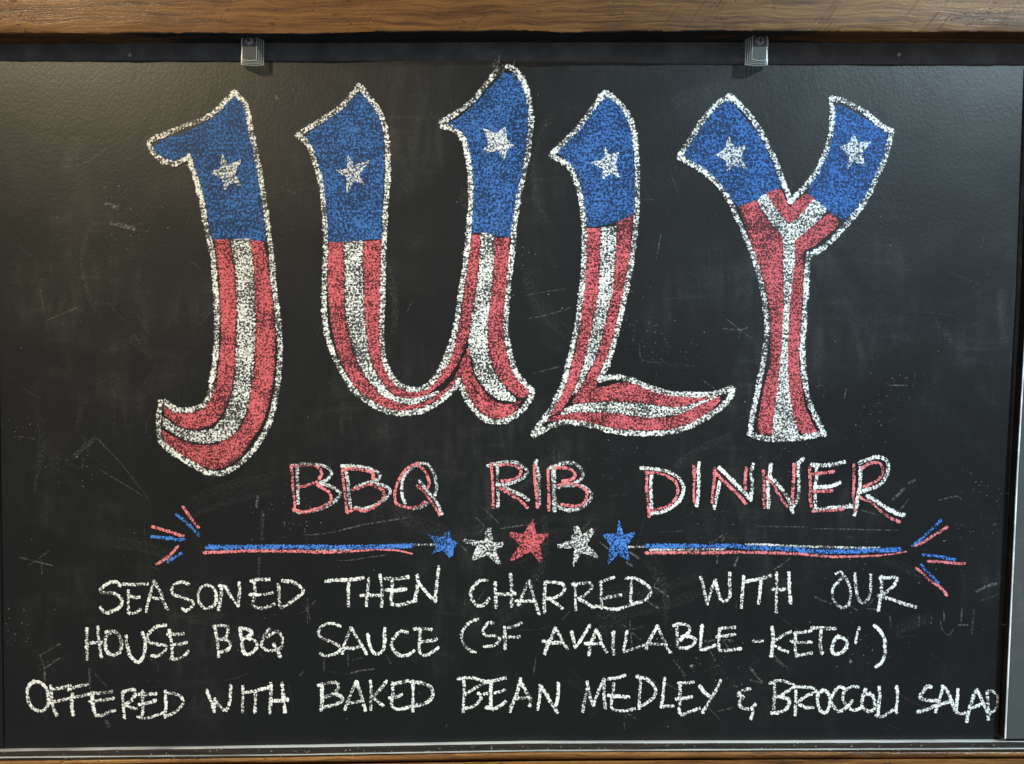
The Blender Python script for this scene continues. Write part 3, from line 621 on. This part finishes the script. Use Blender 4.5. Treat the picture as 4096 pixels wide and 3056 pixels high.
LINE1 = [
 ('SEASONED', W('s2', '395,195 360,150 290,145 200,190 150,250 210,275 310,280 390,325 415,380 390,440 310,490 210,510 155,450|430,170 580,175 720,165|490,245 490,350 490,450 490,510 540,520 600,500 635,470|500,310 560,325 620,325|800,130 770,220 745,320 720,420 705,510|800,130 850,220 890,300 920,400 960,470|770,320 830,345 890,340|1215,170 1150,145 1070,160 1010,220 1030,290 1110,320 1200,350 1270,390 1250,440 1180,490 1130,460|1430,180 1360,210 1330,290 1340,380 1390,450 1460,455 1530,410 1545,310 1510,210 1430,180|1605,200 1605,300 1590,390 1575,480|1580,190 1660,210 1700,280 1760,370 1810,430|1820,150 1825,250 1815,340 1805,430') +
   W('s1', '1400,1030 1410,1150 1400,1250 1380,1320 1450,1355 1550,1350 1640,1310|1360,1030 1450,1015 1580,1015|1340,1195 1480,1195 1620,1175|1690,1070 1700,1180 1705,1300 1720,1350 1800,1310 1900,1240 1990,1160 1940,1090 1850,1040 1740,1030')),
 ('THEN', W('s3', '760,225 900,210 1050,205 1210,185|1030,250 1030,380 1030,520|1275,190 1265,300 1255,400 1245,520|1410,150 1430,270 1435,400 1430,530|1180,395 1300,395 1440,390|1560,200 1555,320 1545,450|1470,190 1600,195 1750,175|1480,330 1600,335 1720,315|1540,490 1620,515 1720,490 1840,455|1860,150 1865,270 1845,370 1825,450|1870,240 1950,340 2020,420 2080,470|2115,50 2100,170 2090,290 2075,400 2075,470')),
 ('CHARRED', W('s4', '595,215 520,215 450,270 400,350 410,430 460,500 520,520 580,490 620,430|695,240 695,340 700,440 700,540|875,140 885,240 890,350 890,530|720,380 820,380 930,375|1095,220 1050,320 1010,420 970,510|1100,220 1130,330 1160,430 1190,530 1220,620|940,460 1050,465 1170,460|1295,240 1285,350 1280,450 1280,540 1285,600|1290,235 1410,240 1500,260 1530,310 1480,380 1380,430 1310,430|1330,430 1420,490 1500,550|1650,260 1655,360 1655,460 1660,570|1620,260 1720,250 1830,250 1850,300 1790,370 1690,430|1700,440 1790,490 1880,540|1960,250 1965,350 1965,450 1970,550|1950,240 2030,205 2120,180|2000,430 2100,410 2200,390|1900,520 1990,540 2080,560 2170,560') +
   W('s5', '375,230 375,320 370,420 375,490|310,190 420,190 530,250 605,320 590,400 520,460 420,490 340,520 200,565')),
 ('WITH in the line below the stars', W('s5', '1210,175 1240,280 1260,380 1290,500|1385,210 1340,320 1310,420 1290,500|1390,240 1410,330 1440,420 1490,470 1550,420 1565,320|1555,125 1555,220 1560,330|1725,165 1715,280 1705,400 1695,540|1750,225 1860,210 1960,185 2055,155|1935,225 1920,340 1905,490') + W('s6', '318,120 320,220 318,340 318,460 315,600|465,120 470,230 475,350 490,490|265,320 350,325 420,322')),
 ('OUR', W('s6', '1030,135 1090,115 1130,160 1180,240 1205,330 1205,430 1170,520 1100,540 1020,480 990,400 1000,300 1050,240 1110,180|1260,130 1265,250 1280,360 1310,450 1360,490 1430,410 1450,290 1450,140|1575,165 1580,270 1575,380 1555,480 1540,580|1560,190 1650,185 1760,180 1750,240 1690,310 1610,370 1540,400|1610,410 1720,450 1830,490 1990,535')),
 ('HOUSE', ['g 347,2514 347,2570 347,2638'] + W('s2', '125,680 130,790 145,900 165,1050|40,875 170,870|290,740 225,790 215,880 230,970 300,1020 380,990 410,910 390,800 330,740 220,745|460,790 475,900 505,1010 560,1080 610,1110|660,750 690,850 690,950 660,1060 610,1110|940,665 860,670 770,720 720,790 740,860 830,890 930,900 950,930 900,1000 820,1035 770,1025|980,720 1000,830 1015,940 1015,1060|960,770 1050,770 1150,765|1030,895 1110,890 1190,870|990,1065 1080,1065 1160,1030 1210,975')),
 ('BBQ in plain white chalk', W('s2', '1530,690 1550,800 1565,920 1575,1040|1510,680 1600,665 1680,680 1680,760 1640,820 1560,840|1590,830 1680,840 1715,890 1690,950 1620,980 1570,990|1830,700 1845,800 1855,900 1880,980|1830,700 1920,710 1970,750 1930,800 1860,830|1930,820 2020,860 2030,930 1980,990 1920,1015 1860,970') + W('s3', '80,800 30,870 -10,960 0,1020 60,1055 150,1050 220,1020 240,940 210,850 160,830 60,890|130,980 180,1050 210,1130')),
 ('SAUCE', W('s3', '935,765 860,735 760,740 690,790 670,850 720,910 820,950 900,990 940,1030 900,1080 800,1115 740,1120 690,1090|1060,785 1020,880 985,980 960,1090|1065,785 1120,880 1180,970 1250,1100|1000,1025 1090,1030 1200,1000|1265,860 1280,960 1310,1050 1370,1100 1440,1060 1465,960 1465,850 1470,790|1740,840 1670,820 1600,880 1550,950 1560,1030 1620,1100 1700,1120 1780,1090 1820,1060|1890,790 1890,900 1880,1000 1890,1080 1950,1115 2030,1080 2110,1020|1820,800 1920,795 2030,805|1900,950 2000,940 2090,925')),
 ('SF after an opening bracket', W('s4', '485,680 400,710 330,780 290,860 300,940 340,1010 400,1060 455,1075|670,725 620,720 565,780 545,830 590,880 680,880 745,915 720,970 640,1005 560,1005|805,775 810,870 810,950 810,1035|835,780 920,765 1005,725|790,890 890,895 980,890')),
 ('AVAILABLE', W('s4', '1415,785 1375,880 1330,970 1285,1095|1420,800 1470,880 1510,960 1560,1035|1265,945 1380,960 1500,965|1610,830 1630,920 1650,1020|1830,750 1760,860 1700,960 1650,1020|1905,810 1880,880 1840,970 1815,1110|1905,810 1950,900 1980,990 2030,1075|1770,970 1870,975 1970,970|2110,830 2110,930 2105,1020 2115,1100') + W('s5', '325,825 310,920 290,1020 290,1070 380,1040 480,1010 560,980|690,760 640,850 590,940 555,1040|695,770 730,860 780,950 800,1020 855,1085|570,970 690,980 800,980|920,740 925,840 930,940 925,1010|880,760 960,735 1060,760 1080,810 1030,870 960,930|980,890 1080,890 1145,930 1110,990 1040,1025 960,1025|1225,750 1215,850 1210,950 1215,1045 1290,1030 1380,990|1435,790 1430,880 1425,970 1430,1060|1440,790 1530,785 1620,775|1400,890 1520,880 1620,860|1440,1060 1560,1050 1690,1035')),
 ('KETO between a dash and a closing bracket', W('s6', '40,945 150,940|262,775 278,860 275,950 265,1040 255,1125|490,830 400,870 310,930 265,960|290,990 370,1040 455,1075|545,840 545,940 545,1040 560,1125|530,845 630,835 735,820|490,945 620,960 740,955|555,1120 640,1105 740,1085|740,785 860,785 1025,795|855,800 845,900 845,1000 865,1095|1060,880 1010,940 985,1020 1000,1090 1070,1095 1140,1040 1165,960 1120,910 1060,890|1310,780 1285,860 1270,965|1490,755 1560,820 1610,910 1620,1010 1615,1120 1570,1210 1510,1255')),
 ('OFFERED', W('r1', '240,195 180,230 150,310 155,400 190,490 250,540 330,550 390,490 400,400 380,290 320,220 220,190|430,250 435,350 440,430 460,520 500,605|430,290 550,275 665,250|640,295 740,260 870,230|690,345 680,430 685,520 695,600|400,450 520,430 680,395 830,365 900,350|925,330 930,430 945,530 970,610|920,340 1040,335 1165,320|890,440 1050,420 1185,400|970,610 1060,600 1140,560 1200,545|1290,340 1295,430 1305,530 1315,640|1285,330 1350,305 1430,300 1445,350 1400,420 1320,480|1320,480 1390,510 1460,525|1530,310 1535,420 1535,510 1530,600|1490,350 1600,350 1690,345|1490,475 1590,455 1690,425|1470,620 1540,640 1650,620 1780,570|1805,310 1810,420 1810,520 1800,630|1810,330 1900,340 1980,370 2020,440 1980,510 1900,580 1820,610')),
 ('WITH in the lowest line', W('r2', '140,300 170,380 205,470 230,560|240,400 235,480 230,560|255,440 290,490 340,540|430,240 425,340 420,430 400,500 370,545|575,255 575,350 570,450 570,565|590,330 700,315 800,290 880,275|725,330 725,430 720,570|910,220 910,320 905,430 895,575|1045,215 1055,320 1065,430 1080,565|930,430 1020,430 1115,415')),
 ('BAKED', W('r3', '115,240 115,350 115,450 105,545|70,245 130,225 220,210 300,220 305,280 260,340 130,390|270,350 360,390 350,440 250,480 130,510|525,195 475,310 430,420 390,535|530,200 565,310 600,420 635,545|410,455 510,450 600,430|695,190 705,300 700,400 700,535|890,190 830,270 770,340 710,380|740,400 800,450 850,490|955,210 965,310 955,400 955,500 1010,530 1100,520 1190,495|970,225 1060,210 1150,190|920,395 1000,385 1075,355|1205,210 1205,320 1205,430 1205,555|1180,200 1300,215 1400,250 1445,320 1430,400 1350,460 1240,490')),
 ('BEAN', W('r4', '165,190 170,300 165,420 160,560|95,165 240,150 380,185 420,210 330,260 250,310 190,350|340,335 370,390 330,460 250,510 190,520|490,200 490,310 490,420 490,520|430,205 560,180 665,155|410,345 540,335 660,300|430,505 520,525 600,490 665,440|850,165 820,280 785,390 740,490 720,560|860,220 900,290 940,370 965,400 955,490|790,400 870,400 960,390|1080,240 1080,340 1070,430 1050,535|1085,250 1150,340 1200,430 1250,510 1285,570|1300,215 1300,320 1290,410 1270,485')),
 ('MEDLEY', W('r5', '150,200 145,300 120,400 95,560|160,260 180,380 220,485|350,170 300,270 260,370 220,485|350,170 350,280 350,390 365,520|465,220 460,320 440,420 440,510 500,545 600,550 715,525|400,170 500,155 600,125|400,365 520,375 650,385|785,150 785,250 775,350 770,460 765,525|740,135 850,165 930,230 970,310 940,390 880,440 800,490|1075,155 1065,270 1050,390 1035,500|1030,500 1100,495 1180,495|1265,220 1260,330 1255,430 1250,550|1240,215 1340,215 1420,205|1215,410 1310,400 1400,380|1250,560 1280,600 1380,560 1495,520|1500,250 1550,330 1610,370|1750,185 1700,290 1640,390 1580,490 1530,570')),
 ('AND sign', W('r6', '300,285 220,305 150,360 220,380 185,430 170,480 230,520 310,525 365,470|320,510 340,570 310,645')),
 ('BROCCOLI', W('r6', '590,210 595,320 590,420 585,525|535,220 640,185 740,205 830,250 740,320 660,370 580,390|660,380 760,410 770,460 730,530 650,570 560,575|850,310 850,420 845,520 840,600|820,260 940,265 1080,285 1090,320 980,370 880,440|890,470 970,510 1060,510|1180,300 1120,350 1110,450 1140,540 1190,575 1240,530 1260,430 1240,340 1180,300|1440,290 1380,260 1310,330 1270,430 1310,510 1370,560 1440,520 1530,430|1600,265 1540,255 1440,310 1410,390 1440,460|1460,490 1540,545 1630,510|1690,290 1650,400 1650,500 1720,555 1790,530 1795,430 1760,360 1700,340|1850,265 1855,380 1845,480 1840,590|1810,605 1890,620 1980,560 2060,520|2060,255 2070,360 2065,460 2050,540 2060,575')),
 ('SALAD', W('r7', '1100,265 1055,250 1010,310 965,380 1000,415 1090,425 1190,430|940,560 1040,540 1120,500 1190,480|1240,250 1220,350 1190,450 1150,565|1255,260 1320,360 1350,450 1390,540|1200,480 1270,455 1350,440|1420,290 1415,400 1405,500 1400,560 1450,585 1510,575|1645,290 1600,390 1560,520 1525,680|1650,300 1700,400 1760,530 1780,570|1580,520 1650,490 1730,460|1770,320 1780,430 1785,540 1785,650|1760,320 1840,315 1890,370 1895,450 1870,530 1810,580')),
]
for nm, st in LINE1:
    word('word ' + nm + ' in white chalk' if 'chalk' not in nm else 'word ' + nm, st, w=15.8)

# ------------------------------------------------------------------ rules, stars, bursts
def piece(name, label, strokes, mat, w, h=1.0, taper=0.0):
    c = Chalk(h)
    for sp in strokes: c.stroke(pts(sp), w, press=0.6, taper=taper)
    o = on_board(c.build(name, M[mat], None)); o['label'] = label
    return o
def rule(label, blue, red, white):
    b = piece('chalk_rule', label, blue, 'bright_blue', 23, 1.6)
    for sp, mat, w_, h, nm, tp in ((red, 'red_line', 15, 1.2, 'red_chalk_line', 0.5), (white, 'white_sparse', 11, 0.8, 'white_chalk_line', 0)):
        for s in sp:
            c = Chalk(h); c.stroke(pts(s), w_, press=0.6, taper=tp)
            o = c.build(nm, M[mat], None); o.parent = b; o.matrix_parent_inverse = Matrix.Identity(4)
    return b
rule('blue over red rule left of the row of stars',
     ['s1 830,625 1100,628 1500,622 2214,622 t1 600,1165 1000,1165 1400,1157 1640,1148'],
     ['s1 795,690 1000,685 1300,670 1700,672 2100,680 t1 400,1218 560,1225 900,1215 1200,1197 1400,1200 1520,1215 1640,1245'],
     ['t1 1380,1147 1500,1140 1640,1140 1920,1138', 't1 500,1195 700,1198 900,1197'])
rule('blue over red rule right of the row of stars',
     ['t3 255,1150 600,1152 900,1152 1200,1150 1400,1160 1700,1178 2000,1190 t4 393,1150 700,1158 1100,1145 1425,1130'],
     ['t3 250,1237 600,1230 1000,1235 1300,1225 1600,1230 1900,1238 t4 300,1185 600,1213 900,1213 1200,1200 1400,1175 1490,1160'],
     ['t3 40,1165 240,1160', 't3 1450,1134 1700,1138 1900,1146 t4 300,1098 600,1104 900,1114 1200,1114', 't3 300,1195 700,1195 1200,1190'])
def row_star(label, spec, mat):
    c = Chalk(2.0); c.fill(pts(spec), press=0.52, jit=2.4, step=6)
    o = on_board(c.build('chalk_star', M[mat], None)); o['label'] = label
row_star('small blue star at the left end of the row', 't1 1825,1005 1985,1050 2095,965 2118,1078 2205,1120 2145,1175 2140,1255 2095,1295 2020,1215 1930,1220 1885,1250 1930,1160 1920,1120', 'bright_blue')
row_star('white star between the blue and the red star on the left', 't2 440,935 495,935 522,1110 640,1105 640,1145 548,1200 615,1370 575,1375 440,1265 270,1325 255,1305 325,1160 145,1095 150,1068 400,1090', 'star')
row_star('red star in the middle of the row', 't2 997,815 1030,1005 1205,1005 1075,1130 1110,1330 1075,1355 965,1220 830,1290 730,1335 720,1310 838,1140 700,1015 740,980 880,1010', 'red')
row_star('white star between the red and the blue star on the right', 't2 1485,920 1540,910 1590,1020 1700,935 1735,965 1645,1130 1790,1280 1765,1300 1580,1230 1480,1400 1475,1340 1500,1180 1290,1175 1285,1135 1455,1085 1460,1015 1490,1000', 'star')
row_star('blue star at the right end of the row', 't2 2028,845 2062,930 2085,1015 2220,985 2215,1030 2130,1130 2155,1325 2135,1330 2015,1250 1905,1375 1890,1350 1920,1140 1840,1030 1850,1000 1995,1010', 'bright_blue')
BURST = [('red', 'upper left burst', 's1 545,140 600,220 650,290 700,360 735,390'), ('bright_blue', 'upper left burst', 's1 465,235 540,290 610,350 680,420 740,485'),
         ('red', 'middle left burst', 's1 175,378 280,410 400,445 480,475 550,490'), ('bright_blue', 'middle left burst', 's1 170,495 270,510 400,520 480,535 560,530'),
         ('red', 'lower left burst', 's1 490,615 420,690 340,760 230,830'), ('bright_blue', 'lower left burst', 's1 530,700 460,740 360,800'),
         ('bright_blue', 'upper right burst', 't4 1890,795 1830,860 1760,930 1660,1020 1565,1090'), ('red', 'upper right burst', 't4 1960,880 1880,930 1780,990 1690,1050 1600,1090'),
         ('bright_blue', 'middle right burst', 't4 1685,1195 1800,1205 1920,1225 2050,1250'), ('red', 'middle right burst', 't4 1740,1268 1860,1272 2060,1292 2160,1292'),
         ('bright_blue', 'lower right burst', 't4 1665,1310 1730,1380 1800,1450 1860,1520'), ('red', 'lower right burst', 't4 1605,1345 1680,1400 1760,1480 1850,1540 1920,1600 1955,1658')]
for mat, where, sp in BURST:
    piece('chalk_dash', ('red' if mat == 'red' else 'blue') + ' chalk dash of the ' + where, [sp], 'red_line' if mat == 'red' else mat, 14 if mat == 'red' else 15.5)

# ------------------------------------------------------------------ neighbouring boards
nb = empty('chalkboard', P(4100, 2955, 28)); tag(nb, 'grey black chalkboard cut off by the right edge, with a pale front corner', 'chalkboard')
NI = Matrix.Translation(-nb.location)
def under(o, root):
    o.parent = root; o.matrix_parent_inverse = Matrix.Translation(-root.location); return o
edge = [(4143, 238), (4110, 1150), (4067, 1900), (4040, 2480), (4018.5, 2956)]
def strip_x(dx): return [(x + dx, y) for x, y in edge]
p_ = box_mesh('board_panel', strip_x(7) + [(4700, 2954), (4850, 238)], WALL_H, 28, M['board_dust_glare'], bevel=1.0); under(p_, nb)
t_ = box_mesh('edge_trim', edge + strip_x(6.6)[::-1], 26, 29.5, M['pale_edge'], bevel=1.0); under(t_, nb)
s_ = box_mesh('side_batten', strip_x(1.0) + strip_x(6.4)[::-1], WALL_H, 25.6, M['edge_black'], bevel=0.5); under(s_, nb)
lb = box_mesh('chalkboard', [(-700, 238), (-34, 238), (-6, 1500), (4, 2200), (13, 2926), (13, 2993), (-640, 2996)], WALL_H, 5, M['board'], bevel=1.5)
tag(lb, 'black chalkboard of which only a sliver shows at the left edge', 'chalkboard')

# ------------------------------------------------------------------ top beam
def beam():
    xs = [-700 + i * 12 for i in range(int(5500 / 12))]
    def lin(x, tab):
        for (x0, y0), (x1, y1) in zip(tab, tab[1:]):
            if x <= x1: return y0 + (y1 - y0) * (x - x0) / (x1 - x0)
        return tab[-1][1]
    front = [(-700, 134), (0, 135), (550, 136), (1000, 136), (1250, 139), (1500, 130), (1900, 128), (2100, 127), (2280, 136), (2500, 128), (2900, 126), (3500, 129), (4096, 131), (4900, 131)]
    back = [(-700, 177), (0, 176), (1000, 172), (1500, 172), (2100, 170), (3000, 170), (4096, 174), (4900, 175)]
    rows = [(lambda x: -420, WALL_H, 0), (lambda x: -420, 97, 0)]
    rows += [(lambda x, k=k: -420 + (lin(x, front) - 10 + 420) * k / 14, 97, 0.35) for k in range(1, 15)]
    rows += [(lambda x: lin(x, front) - 4, 96.0, 1.0), (lambda x: lin(x, front) - 0.5, 93, 1.2), (lambda x: lin(x, front) + 2.5, 88, 1.0)]
    rows += [(lambda x, k=k: lin(x, front) + 2.5 + (lin(x, back) - lin(x, front) - 2.5) * k / 4, 88 - (88 - WALL_H) * k / 4, 0.8) for k in range(1, 5)]
    v = []; f = []
    nr = len(rows)
    for i, x in enumerate(xs):
        for r, (fy, h, amp) in enumerate(rows):
            y = fy(x)
            j = amp * (2.6 * mnoise.noise(Vector((x * 0.006, r * 0.35, 1.7))) + 1.3 * mnoise.noise(Vector((x * 0.03, r * 0.5, 8.1))))
            jh = amp * 1.5 * mnoise.noise(Vector((x * 0.008, r * 0.4, 5.3)))
            v.append(P(x, y + j, h + jh))
    for i in range(len(xs) - 1):
        for r in range(nr - 1):
            a = i * nr + r
            f.append((a, a + 1, a + nr + 1, a + nr))
    n = len(v)
    f.append(tuple(range(nr))[::-1]); f.append(tuple((len(xs) - 1) * nr + r for r in range(nr)))
    for i in range(len(xs) - 1): f.append((i * nr + nr - 1, i * nr, (i + 1) * nr, (i + 1) * nr + nr - 1))
    o = mesh_obj('wooden_beam', v, f, M['oak'], None)
    bm = bmesh.new(); bm.from_mesh(o.data); bmesh.ops.recalc_face_normals(bm, faces=bm.faces); bm.to_mesh(o.data); bm.free()
    o.data.polygons.foreach_set('use_smooth', [True] * len(o.data.polygons))
    o.data.set_sharp_from_angle(angle=math.radians(50))
    return o
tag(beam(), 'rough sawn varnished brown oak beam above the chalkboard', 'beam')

# ------------------------------------------------------------------ bottom ledge
def lin5(ys):
    xs = [0, 1107, 2107, 3107, 4096]
    def f(x):
        if x <= 0: return ys[0] + (ys[0] - ys[1]) * (-x) / 1107 
        for a in range(4):
            if x <= xs[a + 1]: return ys[a] + (ys[a + 1] - ys[a]) * (x - xs[a]) / (xs[a + 1] - xs[a])
        return ys[4] + (ys[4] - ys[3]) * (x - 4096) / 989
    return f
LA = lin5([2995, 2980, 2963, 2961, 2957]); LB = lin5([3027, 3017, 3000, 2995, 2991]); LC = lin5([3043, 3029, 3008, 3006, 3007])
LD = lin5([3064, 3051, 3035, 3034, 3029]); LE = lin5([3073, 3060, 3046, 3039, 3035])
def sweep(name, rows, mat, parent, step=18, amp=0.5, x0=-700, x1=4800, seed=0):
    xs = [x0 + i * step for i in range(int((x1 - x0) / step))]
    nr = len(rows); v = []; f = []
    for x in xs:
        for r, (fy, dy, h) in enumerate(rows):
            j = amp * (1.3 * mnoise.noise(Vector((x * 0.01, r * 0.6 + seed, 2.2))) + 0.8 * mnoise.noise(Vector((x * 0.045, r * 0.9 + seed, 6.1))))
            v.append(P(x, fy(x) + dy + j, h + j * 0.6))
    for i in range(len(xs) - 1):
        for r in range(nr - 1):
            a = i * nr + r; f.append((a, a + 1, a + nr + 1, a + nr))
        f.append((i * nr + nr - 1, i * nr, (i + 1) * nr, (i + 1) * nr + nr - 1))
    f.append(tuple(range(nr))[::-1]); f.append(tuple((len(xs) - 1) * nr + r for r in range(nr)))
    o = mesh_obj(name, v, f, mat, None)
    bm = bmesh.new(); bm.from_mesh(o.data); bmesh.ops.recalc_face_normals(bm, faces=bm.faces); bm.to_mesh(o.data); bm.free()
    o.data.polygons.foreach_set('use_smooth', [True] * len(o.data.polygons)); o.data.set_sharp_from_angle(angle=math.radians(38))
    return under(o, parent)
ledge = empty('wooden_ledge', P(2048, 3040, 30)); tag(ledge, 'stepped wooden ledge below the chalkboard, black upper moulding over brown wood', 'ledge')
sweep('black_moulding', [(LA, -3, WALL_H), (LA, 0, 0), (LA, 8.5, 21), (LA, 10.5, 23), (LA, 13, 24), (LB, -3, 25), (LB, 0, 26), (LB, 3.2, 33), (LB, 5.2, 34.5), (LC, -1, 35), (LC, 6, 20), (LC, 10, WALL_H)], M['moulding'], ledge, seed=1)
sweep('wood_moulding', [(LC, -0.2, WALL_H), (LC, 0.2, 34), (LC, 3.0, 40), (LC, 9, 44), (LC, 16, 45), (LD, -3, 42), (LD, 1, 34), (LD, 4, 16), (LD, 7, WALL_H)], M['oak2'], ledge, seed=5)
sweep('wood_rail', [(LE, -3, WALL_H), (LE, -1, 30), (LE, 0.5, 44), (LE, 4, 48), (LE, 60, 50), (LE, 260, 52), (LE, 262, WALL_H)], M['oak2'], ledge, seed=9)

# ------------------------------------------------------------------ mirror clips with screws
def prism(bm, outline, h0, h1, top_inset=0.8):
    """outline in board pixels around the clip, extruded from h0 to h1"""
    n = len(outline)
    cx = sum(p[0] for p in outline) / n; cy = sum(p[1] for p in outline) / n
    def ring(h, ins):
        r = []
        for x, y in outline:
            dx, dy = x - cx, y - cy; L = math.hypot(dx, dy)
            r.append(bm.verts.new(((x - dx / L * ins) * S, -h * S, -(y - dy / L * ins) * S)))
        return r
    rings = [ring(h0, 0), ring(h1 - top_inset, 0), ring(h1, top_inset)]
    for a, b in zip(rings, rings[1:]):
        for i in range(n): bm.faces.new((a[i], a[(i + 1) % n], b[(i + 1) % n], b[i]))
    bm.faces.new(rings[-1]); bm.faces.new(rings[0][::-1])
def outline_rect(x0, x1, y0, y1, r_top, bulge):
    o = []
    for k in range(7):
        a = math.pi + k / 6 * math.pi / 2; o.append((x0 + r_top + r_top * math.cos(a), y0 + r_top + r_top * math.sin(a)))
    for k in range(7):
        a = 1.5 * math.pi + k / 6 * math.pi / 2; o.append((x1 - r_top + r_top * math.cos(a), y0 + r_top + r_top * math.sin(a)))
    for k in range(9):
        t = k / 8; o.append((x1 + (x0 - x1) * t, y1 + bulge * (1 - (2 * t - 1) ** 2)))
    return o
def make_clip():
    root = empty('mirror_clip')
    bm = bmesh.new()
    prism(bm, outline_rect(-47, 47, -58, 10, 13, 0), WALL_H, 9.0)
    for fc in bm.faces: fc.material_index = 1
                         # mounting tab on the wall
    rings = []                                                                        # one solid of four steps
    def ring(i, h, e=0.0):
        o_ = outline_rect(-44 + 5 * i + e, 44 - 5 * i - e, -56 + 2 * i + e, 50 - 2.2 * i - e, 9, 3.5)
        return [bm.verts.new((x * S, -h * S, -y * S)) for x, y in o_]
    for i in range(4):
        rings += [ring(i, 9.3 if i == 0 else 9 + 11 * i), ring(i, 19.2 + 11 * i), ring(i, 20 + 11 * i, 1.5)]
    n_ = len(rings[0]); bm.faces.new(rings[0][::-1]); bm.faces.new(rings[-1])
    for q_, (ra, rb) in enumerate(zip(rings, rings[1:])):
        for k in range(n_):
            fc = bm.faces.new((ra[k], ra[(k + 1) % n_], rb[(k + 1) % n_], rb[k]))
            if q_ % 3 < 2: fc.material_index = 1 + q_ % 3
    bmesh.ops.recalc_face_normals(bm, faces=bm.faces)
    me = bpy.data.meshes.new('clip_body'); bm.to_mesh(me); bm.free(); me.materials.append(M['acrylic']); me.materials.append(M['tab_and_lit_sides']); me.materials.append(M['rim_highlight'])
    body = bpy.data.objects.new('clip_body', me); COL.objects.link(body); body.parent = root
    bm = bmesh.new()
    R = 17; seg = 28; prof = [(R, 53.2), (R, 56), (R * 0.9, 59.5), (R * 0.65, 62), (R * 0.3, 63.2)]
    rings = [[bm.verts.new((r * math.cos(2 * math.pi * k / seg) * S, -h * S, (27 + r * math.sin(2 * math.pi * k / seg)) * S)) for k in range(seg)] for r, h in prof]
    for a, b in zip(rings, rings[1:]):
        for k in range(seg): bm.faces.new((a[k], a[(k + 1) % seg], b[(k + 1) % seg], b[k]))
    bm.faces.new(rings[-1]); bm.faces.new(rings[0][::-1]); bmesh.ops.recalc_face_normals(bm, faces=bm.faces)
    me = bpy.data.meshes.new('screw'); bm.to_mesh(me); bm.free(); me.materials.append(M['screw'])
    me.polygons.foreach_set('use_smooth', [True] * len(me.polygons))
    sc = bpy.data.objects.new('screw', me); COL.objects.link(sc); sc.parent = root
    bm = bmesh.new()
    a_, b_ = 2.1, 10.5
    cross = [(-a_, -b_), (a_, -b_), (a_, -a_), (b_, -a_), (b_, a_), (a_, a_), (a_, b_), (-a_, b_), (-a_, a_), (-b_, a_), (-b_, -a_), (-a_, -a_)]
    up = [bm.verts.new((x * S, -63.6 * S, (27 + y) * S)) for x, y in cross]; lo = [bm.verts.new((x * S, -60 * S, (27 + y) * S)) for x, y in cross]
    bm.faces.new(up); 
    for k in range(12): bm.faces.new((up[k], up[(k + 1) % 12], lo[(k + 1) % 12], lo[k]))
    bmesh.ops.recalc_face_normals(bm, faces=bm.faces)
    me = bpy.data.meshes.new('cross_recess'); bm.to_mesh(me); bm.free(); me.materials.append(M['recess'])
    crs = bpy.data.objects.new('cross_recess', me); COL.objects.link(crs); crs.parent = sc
    return root, body, sc, crs
G = 'clear plastic clips holding the board under the beam'
root, body, sc_, crs_ = make_clip()
root.location = P(1016, 214, 0); root.rotation_euler = (0, math.radians(1.2), 0); tag(root, 'clear plastic clip with turned screw above the letter J', 'clip', G)
r2 = root.copy(); COL.objects.link(r2)
b2 = body.copy(); COL.objects.link(b2); b2.parent = r2
s2 = sc_.copy(); COL.objects.link(s2); s2.parent = r2
c2 = crs_.copy(); COL.objects.link(c2); c2.parent = s2
r2.location = P(3021, 214, 0); tag(r2, 'clear plastic clip with upright cross screw above the letter Y', 'clip', G)
# turn the first screw a little about its own axis (y) through its head centre
piv = Vector((0, 0, 27 * S)); ang = math.radians(24)
sc_.matrix_basis = Matrix.Translation(piv) @ Matrix.Rotation(ang, 4, 'Y') @ Matrix.Translation(-piv)

# ------------------------------------------------------------------ nails in the strip above the board
def nail(px, py, label):
    bm = bmesh.new(); bmesh.ops.create_uvsphere(bm, u_segments=18, v_segments=10, radius=8 * S)
    for v in bm.verts: v.co.y *= 0.45; v.co.z *= 1.15
    me = bpy.data.meshes.new('nail'); bm.to_mesh(me); bm.free(); me.materials.append(M['nail'])
    me.polygons.foreach_set('use_smooth', [True] * len(me.polygons))
    o = bpy.data.objects.new('nail', me); COL.objects.link(o); o.location = P(px, py, WALL_H + 1.5)
    tag(o, label, 'nail', 'nail heads in the strip under the beam')
nail(520, 219, 'small grey nail head left of both clips, above the board')
nail(3596, 217, 'small grey nail head right of both clips, above the board')
